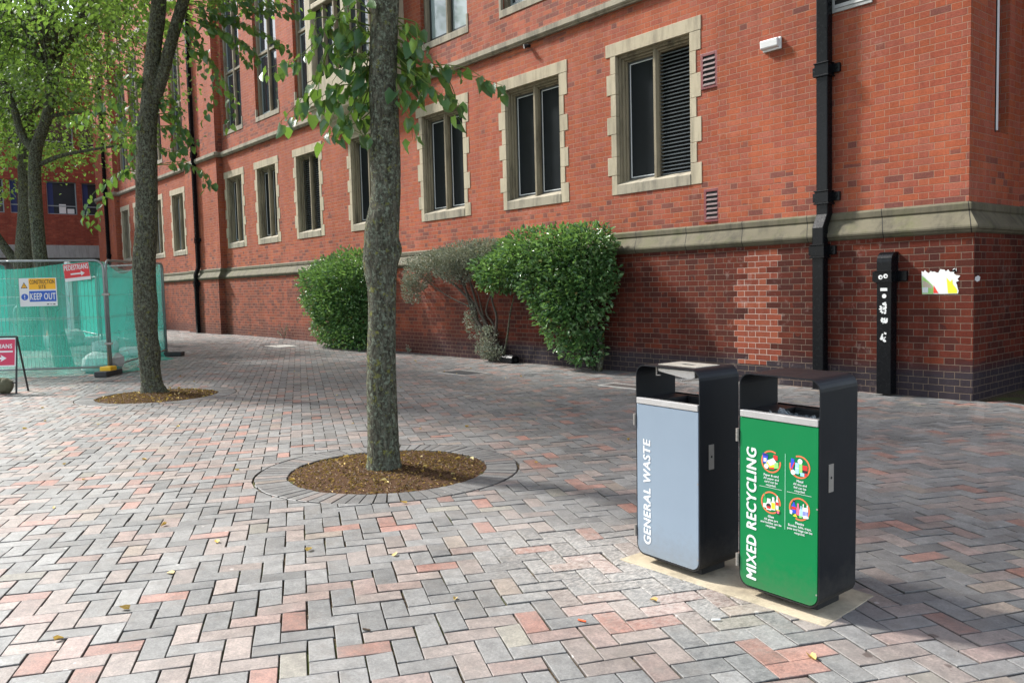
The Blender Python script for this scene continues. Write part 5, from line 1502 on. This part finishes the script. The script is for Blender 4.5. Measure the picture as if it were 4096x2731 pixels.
for (x0, x1, tx, tz, r) in ((-12.10, -12.75, -13.9, 1.80, .050), (-12.20, -12.85, -13.4, 1.95, .045), (-12.00, -12.55, -12.9, 2.00, .042), (-12.25, -12.70, -14.3, 1.62, .030), (-11.95, -12.15, -12.2, 1.95, .034), (-12.05, -12.35, -11.7, 1.85, .028), (-12.15, -12.60, -13.1, 1.70, .030), (-12.30, -12.50, -12.6, 1.45, .022)):
    j = lambda k=.06: rs.uniform(-k, k)
    zf = rs.uniform(.95, 1.2)
    stem.append(([(x0, 9.56, 0), (x0*.75+x1*.25+j(.08), 9.54+j(.03), zf*.35), (x0*.35+x1*.65+j(.10), 9.54+j(.04), zf*.72), (x1, 9.55+j(.03), zf), (x1*.5+tx*.5+j(.12), 9.52+j(.04), (zf+tz)/2+j(.10)), (tx, 9.42, tz)], r, r*.33))
shrub('dried_shrub', 'half dead grey shrub with bare twisted stems, between the hedge and the glossy shrub',
      [((-13.6, 9.40, 1.92), (1.05, .34, .26)), ((-12.6, 9.38, 2.02), (1.05, .36, .24)), ((-14.5, 9.42, 1.62), (.42, .26, .30)), ((-14.75, 9.45, 1.35), (.22, .20, .28)), ((-11.9, 9.40, 2.05), (.7, .34, .22)), ((-12.25, 9.46, .34), (.24, .16, .36)), ((-12.05, 9.46, .16), (.30, .16, .14)), ((-12.75, 9.50, .75), (.22, .10, .3)), ((-13.0, 9.4, 1.70), (.8, .25, .22))],
      13000, .046, M_DRY, 53, stem, .5, .25, smooth_mat=M_DSTEM, dirz=.7)
# a few weeds on the joint between wall and paving
def weed(x, y, label, seed, h=.35):
    rng = np.random.default_rng(seed); t = empty('weed', (x, y, gz(x)), label, 'weed', 'weeds at the foot of the wall')
    s = MB(); P = []; D = []
    for k in range(9):
        a = rng.uniform(0, 6.28); e = np.array([x+math.cos(a)*h*.5, y+math.sin(a)*h*.25-.05, gz(x)+h*rng.uniform(.4, 1)])
        s.tube([(x, y, gz(x)), tuple((np.array([x, y, gz(x)])+e)/2+np.array([0, 0, .05])), tuple(e)], [.004, .003, .002], 4, False)
        for j in range(7):
            f = rng.uniform(.3, 1); P.append(np.array([x, y, gz(x)])*(1-f)+e*f); D.append(rng.normal(size=3)+np.array([0, 0, .4]))
    s.build('stem', M_DSTEM, t)
    V, F = simple_leaf_arrays(np.array(P), np.array(D), rng.normal(0, .4, (len(P), 3))+np.array([0, 0, 1]), np.full(len(P), .045), .5)
    np_mesh('foliage', V, F, M_DRY, t, np.repeat(rng.random(len(P))*.9, 6))
weed(-21.6, 9.62, 'dry weed at the wall foot, left of the clipped hedge', 71, .5)
weed(-15.2, 9.62, 'low weed at the wall foot, just right of the nearest trunk', 72, .2)

# ================================================================== FENCED SITE
n = NT('green_debris_netting')
d = n.node('ShaderNodeBsdfDiffuse'); tr = n.node('ShaderNodeBsdfTranslucent'); tp = n.node('ShaderNodeBsdfTransparent')
cc = n.mix(n.noise(1.5, 2, .5), (0.08, 0.60, 0.46), (0.13, 0.74, 0.60))
n.put(d.inputs[0], cc); n.put(tr.inputs[0], cc)
m1 = n.node('ShaderNodeMixShader'); m1.inputs[0].default_value = .55; n.t.links.new(d.outputs[0], m1.inputs[1]); n.t.links.new(tr.outputs[0], m1.inputs[2])
x, y, z = n.sep(n.pos())[:3]
al = n.ramp(n.noise(0.9, 2, .5), [(.35, .38), (.65, .47)])
m2 = n.node('ShaderNodeMixShader'); n.put(m2.inputs[0], al); n.t.links.new(tp.outputs[0], m2.inputs[1]); n.t.links.new(m1.outputs[0], m2.inputs[2])
M_NET = n.done(m2.outputs[0])
M_NETD = M_NET.copy(); M_NETD.name = 'dense_green_netting'
for nd in M_NETD.node_tree.nodes:
    if nd.type == 'VALTORGB':
        for e, v in zip(nd.color_ramp.elements, (.82, .95)): e.color = (v, v, v, 1)

def fence_panel(A, B, label, sag=.0, seed=0, h=2.02, dense=False, wires=True, droop=.12, netlow=None, group='mesh fence panels round the site'):
    A = np.array(A, float); B = np.array(B, float); L = np.linalg.norm(B-A); e = (B-A)/L; nrm = np.array([e[1], -e[0]])
    za, zb = gz(A[0]), gz(B[0])
    def P(s, v, o=0.0): q = A+e*s+nrm*o; return (q[0], q[1], za+(zb-za)*s/L+v)
    t = empty('mesh_fence', P(L/2, 0), label, 'fence panel', group)
    f = MB(); r = .021; rc = .14
    loop = [(0, .02), (0, h-rc)]+[(rc-rc*math.cos(a), h-rc+rc*math.sin(a)) for a in (math.pi/8, math.pi/4, 3*math.pi/8)]+[(rc, h)]
    loop += [(L-q[0], q[1]) for q in reversed(loop)]
    f.tube([P(*q) for q in loop], r, 8)
    f.tube([P(0, .14), P(L, .14)], r*.85, 8)
    f.build('tube_frame', M_GALV, t, smooth=True)
    if wires:
        w = MB()
        k = .06
        while k < L-.03: w.tube([P(k, .14), P(k, h-.01)], .0027, 3, False); k += .062
        for zz in (.35, .72, 1.00, 1.03, 1.40, 1.72): w.tube([P(0, zz), P(L, zz)], .0034, 3, False)
        w.build('wire_mesh', M_GALV, t)
    rng = np.random.default_rng(seed); nx, nz = 40, 22
    ph = rng.uniform(0, 6.28, 4)
    nt = MB(); g = []
    for i in range(nx+1):
        col = []
        s = L*i/nx
        top = h-.02-droop*math.sin(math.pi*i/nx)*abs(math.sin(ph[0]+i*.13)); low = (-.02 if netlow is None else netlow)+.05*math.sin(i*.5+ph[1])
        for j in range(nz+1):
            v = top+(low-top)*j/nz
            o = -.032+.006*math.sin(s*5+v*3+ph[1])+.004*math.sin(s*11-v*6+ph[2])+.010*math.sin(s*2.2+ph[3])
            if v < .12: o -= -.30*(.12-v)/.14*abs(math.sin(s*1.7+ph[0]))
            col.append(P(s, max(v, .004), o))
        g.append(col)
    for i in range(nx):
        for j in range(nz): nt.quad(g[i][j], g[i+1][j], g[i+1][j+1], g[i][j+1])
    nt.build('netting', M_NETD if dense else M_NET, t, smooth=True)
    return t, P, nrm
A0 = np.array((-16.70, 2.20)); A1 = np.array((-15.82, 3.76)); B1 = np.array((-18.75, 5.62))
eA = (A1-A0)/np.linalg.norm(A1-A0)
A_start = A1-eA*3.45
fence_panel(A_start, A1-eA*.02, 'green netted fence panel carrying both site signs, left of the yellow foot', seed=2)
eB = (B1-A1)/np.linalg.norm(B1-A1)
fence_panel(A1+eB*.06, B1, 'green netted fence panel passing behind the forked tree, right of the yellow foot', seed=3, droop=.30)
B2 = B1+np.array((-3.2, -.55))
fence_panel(B1+np.array((-.05, -.02)), B2, 'green netted fence panel edge-on at the right end of the site fence', seed=4)
fence_panel(A_start+np.array((-2.9, -1.9)), A_start, 'green netted fence panel at the far left of the site, beyond the picture edge', seed=5)
# fence feet and coupling
def foot(x, y, rot, m, label):
    t = empty('ballast_block', (x, y, gz(x)), label, 'fence foot', 'blocks holding the fence panels up')
    c, s = math.cos(rot), math.sin(rot); z = gz(x)
    b = MB(); b.obox((x, y, z+.045), (c, s, 0), (-s, c, 0), (0, 0, 1), .30, .11, .045); b.build('block', M_RUB, t, bevel=.015)
    if m is not None:
        q = MB(); q.obox((x, y, z+.105), (c, s, 0), (-s, c, 0), (0, 0, 1), .12, .10, .055); q.build('yellow_cap', m, t, bevel=.02)
foot(-15.70, 3.70, -.69, M_YEL, 'fence foot with a bright yellow cap, between the two netted panels')
foot(-18.72, 5.66, .9, None, 'dark block foot at the right end of the green fence')
m_ = MB()
for zz in (.55, 1.42): m_.obox((A1[0], A1[1], gz(A1[0])+zz), (eA[0], eA[1], 0), (-eA[1], eA[0], 0), (0, 0, 1), .06, .03, .018)
tag(m_.build('fence_coupler', M_STEELD), 'pair of steel clips joining the two fence panels above the yellow foot', 'coupler')

# --- signs
def plate(name, label, C, eu, ev, w, h, mat, th=.004, cat='sign'):
    """flat sign centred at C; eu along its width, ev up"""
    eu = Vector(eu).normalized(); ev = Vector(ev).normalized(); nn = eu.cross(ev)
    t = empty(name, tuple(C), label, cat)
    def Q(u, v, o=0.0): return tuple(Vector(C)+eu*u+ev*v+nn*o)
    def slab(nm, u0, u1, v0, v1, o0, o1, m, parent=None):
        b = MB(); b.hexa([Q(u0, v0, o0), Q(u1, v0, o0), Q(u1, v1, o0), Q(u0, v1, o0), Q(u0, v0, o1), Q(u1, v0, o1), Q(u1, v1, o1), Q(u0, v1, o1)]); return b.build(nm, m, parent or t)
    def shape(nm, pts, o, m, parent=None):
        b = MB(); b.poly([Q(u, v, o) for u, v in pts]); return b.build(nm, m, parent or t)
    def txt(body, u, v, length, cap, m, off=.03, align='CENTER', o=.0028):
        return fit_text('lettering', body, m, t, tuple(Vector((0, 0, 0))+eu*u+ev*v+nn*(th+o)), eu, ev, length, cap, off, 0, align)
    slab('board', -w/2, w/2, -h/2, h/2, 0, th, mat)
    return t, slab, shape, txt
ev_ = (0, 0, 1)
eu = (eA[0], eA[1], 0)
nA = np.array((eA[1], -eA[0]))
Ck = np.array((-16.40, 2.87))*1.0
Ck = A0+(A1-A0)*(np.dot(np.array((-16.38, 2.83))-A0, eA)/np.linalg.norm(A1-A0))+nA*.035
t, slab, shape, txt = plate('site_sign', 'white sign on the fence reading CONSTRUCTION SITE over KEEP OUT', (Ck[0], Ck[1], 1.51), eu, ev_, .60, .49, M_SWHT)
slab('amber_field', -.145, .285, .045, .235, .004, .0052, M_SYEL); slab('blue_field', -.145, .285, -.165, .020, .004, .0052, M_SBLU)
txt('CONSTRUCTION', .070, .142, .400, .072, M_SBLK, .02); txt('SITE', .070, .060, .118, .062, M_SBLK, .02)
txt('KEEP OUT', .072, -.130, .410, .115, M_SWHT, .03)
shape('warning_triangle', [(-.275, .070), (-.165, .070), (-.220, .175)], .0052, M_SBLK); shape('warning_triangle', [(-.260, .080), (-.180, .080), (-.220, .155)], .0058, M_SYEL); txt('!', -.220, .085, .010, .044, M_SBLK)
shape('round_mark', [(-.220+.056*math.cos(a*.314), -.080+.056*math.sin(a*.314)) for a in range(20)], .0052, M_SBLU); txt('!', -.220, -.118, .014, .076, M_SWHT)
for k in range(3): slab('small_print', .13+.05*k, .165+.05*k, -.222, -.205, .004, .0048, M_GALV if k == 1 else M_SBLK)
Cp = A0+(A1-A0)*(np.dot(np.array((-16.12, 3.42))-A0, eA)/np.linalg.norm(A1-A0))+nA*.035
ca, sa = math.cos(R(5.5)), math.sin(R(5.5))
t, slab, shape, txt = plate('direction_sign', 'tilted red PEDESTRIANS arrow sign hung on the fence top', (Cp[0], Cp[1], 1.845), (eA[0]*ca, eA[1]*ca, sa), (-eA[0]*sa, -eA[1]*sa, ca), .42, .30, M_SWHT)
slab('red_field', -.207, .207, -.095, .147, .004, .0050, M_SRED)
txt('PEDESTRIANS', 0, .042, .392, .088, M_SWHT, .03)
def arrow(shape, u0, u1, v, s, o, m): return shape('arrow', [(u0, v-s*.28), (u1-s*1.25, v-s*.28), (u1-s*1.35, v-s), (u1, v), (u1-s*1.35, v+s), (u1-s*1.25, v+s*.28), (u0, v+s*.28)], o, m)
arrow(shape, -.105, .125, -.030, .046, .0056, M_SWHT)
# --- A-board, running off the picture
er = np.array((.6364, .7709)); Cb = np.array((-14.12, 2.07))-er*.30
tb = empty('a_frame_sign', (Cb[0], Cb[1], 0), 'crimson PEDESTRIANS arrow board on folding black legs, lower left by a mossy stone', 'sign')
def Qb(u, v, o): q = Cb+er*u+np.array((er[1], -er[0]))*o; return (q[0], q[1], v+gz(-14.1))
b = MB(); b.hexa([Qb(-.30, .40, .012), Qb(.30, .40, .012), Qb(.30, .82, .050-.10), Qb(-.30, .82, .050-.10), Qb(-.30, .40, .018), Qb(.30, .40, .018), Qb(.30, .82, .056-.10), Qb(-.30, .82, .056-.10)]); b.build('board', M_SWHT, tb)
up_ = (Vector(Qb(0, .82, .056-.10))-Vector(Qb(0, .40, .018))).normalized(); nb_ = Vector((er[0], er[1], 0)).cross(up_)
def Qs(u, f, o=.0016): return tuple(Vector(Qb(u, .40, .018))+up_*f+nb_*o)
b = MB(); b.poly([Qs(-.285, .02), Qs(.285, .02), Qs(.285, .405), Qs(-.285, .405)]); b.build('red_field', M_SREDA, tb)
b = MB(); b.poly([Qs(-.25, .212, .0024), Qs(.255, .212, .0024), Qs(.255, .235, .0024), Qs(-.25, .235, .0024)]); b.build('white_bar', M_SWHT, tb)
fit_text('lettering', 'PEDESTRIANS', M_SWHT, tb, tuple(Vector(Qs(-.27, .275, .0028))-Vector((Cb[0], Cb[1], 0))), (er[0], er[1], 0), tuple(up_), .515, .062, .03)
b = MB(); s_ = .052; v_ = .125; b.poly([Qs(u, v, .0024) for u, v in ((-.16, v_-s_*.3), (.09, v_-s_*.3), (.075, v_-s_), (.165, v_), (.075, v_+s_), (.09, v_+s_*.3), (-.16, v_+s_*.3))]); b.build('arrow', M_SWHT, tb)
for s in (-1, 1):
    l = MB(); l.tube([Qb(.302*s, .84, -.052), Qb(.302*s, .0, .045)], .014, 6); l.build('leg', M_BLACK_DULL, tb)
    l = MB(); l.tube([Qb(.302*s, .84, -.060), Qb(.302*s, .0, -.26)], .014, 6); l.build('leg', M_BLACK_DULL, tb)
l = MB(); l.tube([Qb(-.30, .84, -.055), Qb(.30, .84, -.055)], .014, 6); l.tube([Qb(-.30, .16, .03), Qb(.30, .16, .03)], .009, 6); l.build('cross_bar', M_BLACK_DULL, tb)
m_ = MB(); rs = random.Random(6)
cst = Cb+er*.12+np.array((er[1], -er[0]))*.02
def lump(mb, c, r, seed, n=9, sq=2.6):
    rng = np.random.default_rng(seed); ph = rng.uniform(0, 6.28, 5); m = n*2; rings = []
    for i in range(n+1):
        th = math.pi*i/n; row = []
        for k in range(m):
            a = 2*math.pi*k/m
            d = np.array([math.sin(th)*math.cos(a), math.sin(th)*math.sin(a), math.cos(th)])
            d = np.sign(d)*np.abs(d)**(2/sq); q = 1+.06*math.sin(3*a+ph[0])+.06*math.sin(2*th*2+ph[1]+a)+.03*rng.normal()
            row.append((c[0]+d[0]*r[0]*q, c[1]+d[1]*r[1]*q, max(c[2]+d[2]*r[2]*q, 0.0)))
        rings.append(row)
    for i in range(n):
        for k in range(m): mb.quad(rings[i][k], rings[i+1][k], rings[i+1][(k+1) % m], rings[i][(k+1) % m])
lump(m_, (cst[0], cst[1], .12), (.11, .12, .115), 3)
tag(m_.build('ballast_stone', M_MOSSTONE, smooth=True), 'mossy ballast stone sitting under the crimson arrow board', 'stone')

# --- inside the site, seen through the netting
g_ = .11
fence_panel((-31.5, 6.6), (-27.4, 6.25), 'dense green screen panel at the back of the site, next to the white door', seed=11, dense=True, wires=False, h=1.9, group='screen panels at the back of the site')
fence_panel((-27.3, 6.25), (-22.4, 6.05), 'dense green screen panel at the back of the site, behind the forked tree', seed=12, dense=True, wires=False, h=1.95, group='screen panels at the back of the site')
fence_panel((-37.0, 1.0), (-36.5, 5.2), 'bright green screen panel far back at the left of the site', seed=13, dense=True, wires=False, h=2.6, group='screen panels at the back of the site')
dd = empty('site_door', (-34.0, 6.85, g_), 'white ribbed door panel standing at the back of the fenced site', 'door')
b = MB(); b.box(-34.35, -33.65, 6.80, 6.86, g_, 2.75); b.build('leaf', M_WHITE, dd)
b = MB()
for k in range(6): b.box(-34.32+.115*k, -34.27+.115*k, 6.775, 6.80, g_+.05, 2.7)
b.build('rib', M_FRAME, dd)
b = MB(); b.box(-33.76, -33.72, 6.75, 6.80, 1.25, 1.45); b.build('handle', M_BLACK_DULL, dd)
def barrier(c, ang, label, m=M_GALV, w=1.9):
    e = np.array((math.cos(ang), math.sin(ang))); t = empty('crowd_barrier', (c[0], c[1], g_), label, 'barrier', 'metal barriers inside the site')
    def Pp(s, v): return (c[0]+e[0]*s, c[1]+e[1]*s, g_+v)
    b = MB(); rc = .15
    loop = [(-w/2, .12), (-w/2, 1.05-rc), (-w/2+.05, 1.02), (-w/2+rc, 1.07), (w/2-rc, 1.07), (w/2-.05, 1.02), (w/2, 1.05-rc), (w/2, .12), (-w/2, .12)]
    b.tube([Pp(*q) for q in loop], .021, 8); b.build('hoop', m, t, smooth=True)
    b = MB(); k = -w/2+.12
    while k < w/2-.05: b.tube([Pp(k, .12), Pp(k, 1.06)], .008, 5, False); k += .13
    b.build('bars', m, t)
    for s in (-1, 1):
        b = MB(); q = Pp(s*w*.35, .12); b.tube([(q[0]-e[1]*.3, q[1]+e[0]*.3, g_+.02), q, (q[0]+e[1]*.3, q[1]-e[0]*.3, g_+.02)], .016, 6); b.build('foot', m, t)
barrier((-28.9, 4.75), .95, 'grey metal barrier between the two site trees', w=1.1)
barrier((-33.2, 4.2), 1.05, 'grey metal barrier far left behind the thick tree', w=2.2)
p = MB(); p.tube([(-29.5, 5.35, g_), (-29.5, 5.35, g_+1.0)], .05, 10)
tag(p.build('marker_post', M_RUST), 'short rusty red post beside the grey barrier in the site', 'post')
for k, (dx, mm, lab) in enumerate(((0, M_YEL, 'yellow upright marker board behind the far left barrier'), (.35, M_RUST, 'red upright marker board behind the far left barrier'))):
    p = MB(); p.box(-34.5, -34.44, 4.0+dx, 4.18+dx, g_, 1.15); tag(p.build('marker_board', mm), lab, 'board')
cn = empty('traffic_cone', (-31.6, 5.7, g_), 'white and orange traffic cone standing in the site', 'traffic cone')
b = MB(); b.box(-31.78, -31.42, 5.52, 5.88, g_, g_+.03); b.build('base', M_RUB, cn)
b = MB(); b.tube([(-31.6, 5.7, g_+.03), (-31.6, 5.7, g_+.28), (-31.6, 5.7, g_+.281)], [.13, .09, .09], 16); b.tube([(-31.6, 5.7, g_+.55), (-31.6, 5.7, g_+.75)], [.06, .03], 16); b.build('cone', M_ORANGE, cn, smooth=False)
b = MB(); b.tube([(-31.6, 5.7, g_+.28), (-31.6, 5.7, g_+.55)], [.092, .062], 16); b.build('white_sleeve', M_SWHT, cn)
def sandbag(c, r, ang, label, seed):
    m_ = MB(); lump(m_, (0, 0, r[2]*.85), r, seed, 8, 3.0)
    o = m_.build('sandbag', M_SAND, smooth=True); o.location = (c[0], c[1], gz(c[0])-.01); o.rotation_euler = (0, 0, ang)
    tag(o, label, 'sandbag', 'pale sandbags weighting the site fences')
sandbag((-24.6, 5.45), (.42, .24, .13), .9, 'sandbag lying right of the leaning tree, farther one', 1)
sandbag((-24.5, 4.5), (.45, .24, .15), 1.0, 'sandbag left of the leaning tree, on the site floor', 2)
sandbag((-24.75, 4.9), (.42, .26, .24), .7, 'plump sandbag directly behind the leaning tree', 5)
sandbag((-21.3, 5.1), (.48, .26, .15), .95, 'sandbag behind the right-hand fence panel, the nearer one', 3)
sandbag((-16.35, 3.75), (.36, .22, .20), .8, 'crumpled sandbag just behind the yellow fence foot', 4)
sandbag((-19.3, 5.1), (.34, .2, .12), .6, 'small sandbag by the right end of the netted fence', 6)
st = MB()
for k in range(2): st.box(-34.6, -33.6, 3.2, 4.6, g_+.18*k, g_+.16+.18*k)
tag(st.build('paving_stack', M_CONC, bevel=.02), 'low pallet stack of grey slabs behind the far left barrier', 'slab stack')

# ================================================================== FALLEN LEAVES ON THE PAVING
rng = np.random.default_rng(77)
def fallen(i, x, y, s, a):
    P = [(0, 0, .004)]; D = [(1, 0, .04)]; Nn = [(0, .15, 1)]
    V, F = leaf_arrays(P, D, Nn, [s], rng, fold=rng.uniform(.12, .5), wid=rng.uniform(.35, .7), curl=rng.uniform(-.35, .1))
    V[:, 2] -= V[:, 2].min()-.002
    o = np_mesh('fallen_leaf', V, F, M_DEADLEAF, None, np.full(9, rng.uniform(.5, 1)))
    o.location = (x, y, gz(x)); o.rotation_euler = (0, 0, a)
    tag(o, 'small yellow dry leaf fallen on the brick paving', 'fallen leaf', 'yellow leaves scattered on the paving')
spots = [(-3.75, .62), (-3.9, .95), (-4.25, 1.25), (-3.0, 2.1), (-2.35, 2.72), (-1.62, 2.72), (-3.7, 2.2), (-4.6, 1.6), (-5.2, 1.5), (-4.1, 1.9)]
for k in range(44):
    a = rng.uniform(0, 1); spots.append((rng.uniform(-14.5, -4.5), 0))
    x = spots[-1][0]; spots[-1] = (x, rng.uniform(1.2, 8.5)*(.35+.065*abs(x)) if abs(x) < 9 else rng.uniform(.9, 8.8))
for i, (x, y) in enumerate(spots): fallen(i, x, y, rng.uniform(.028, .050), rng.uniform(0, 6.28))
# stubs and butts
for x, y, a, m_s, lab in ((-2.42, 2.33, .3, M_ORANGE, 'orange cigarette butt on the paving in front of the grey bin'), (-2.05, 2.74, .9, M_SWHT, 'white cigarette butt on the paving between the bins and the camera'), (-2.96, 1.62, .4, M_TWIG, 'short brown stick on the paving near the lower edge')):
    p = MB(); p.tube([(-.018, 0, .006), (.018, 0, .006)], .0042, 8); o = p.build('cigarette_butt' if m_s is not M_TWIG else 'stick', m_s)
    o.location = (x, y, 0.001); o.rotation_euler = (0, 0, a); tag(o, lab, 'litter')
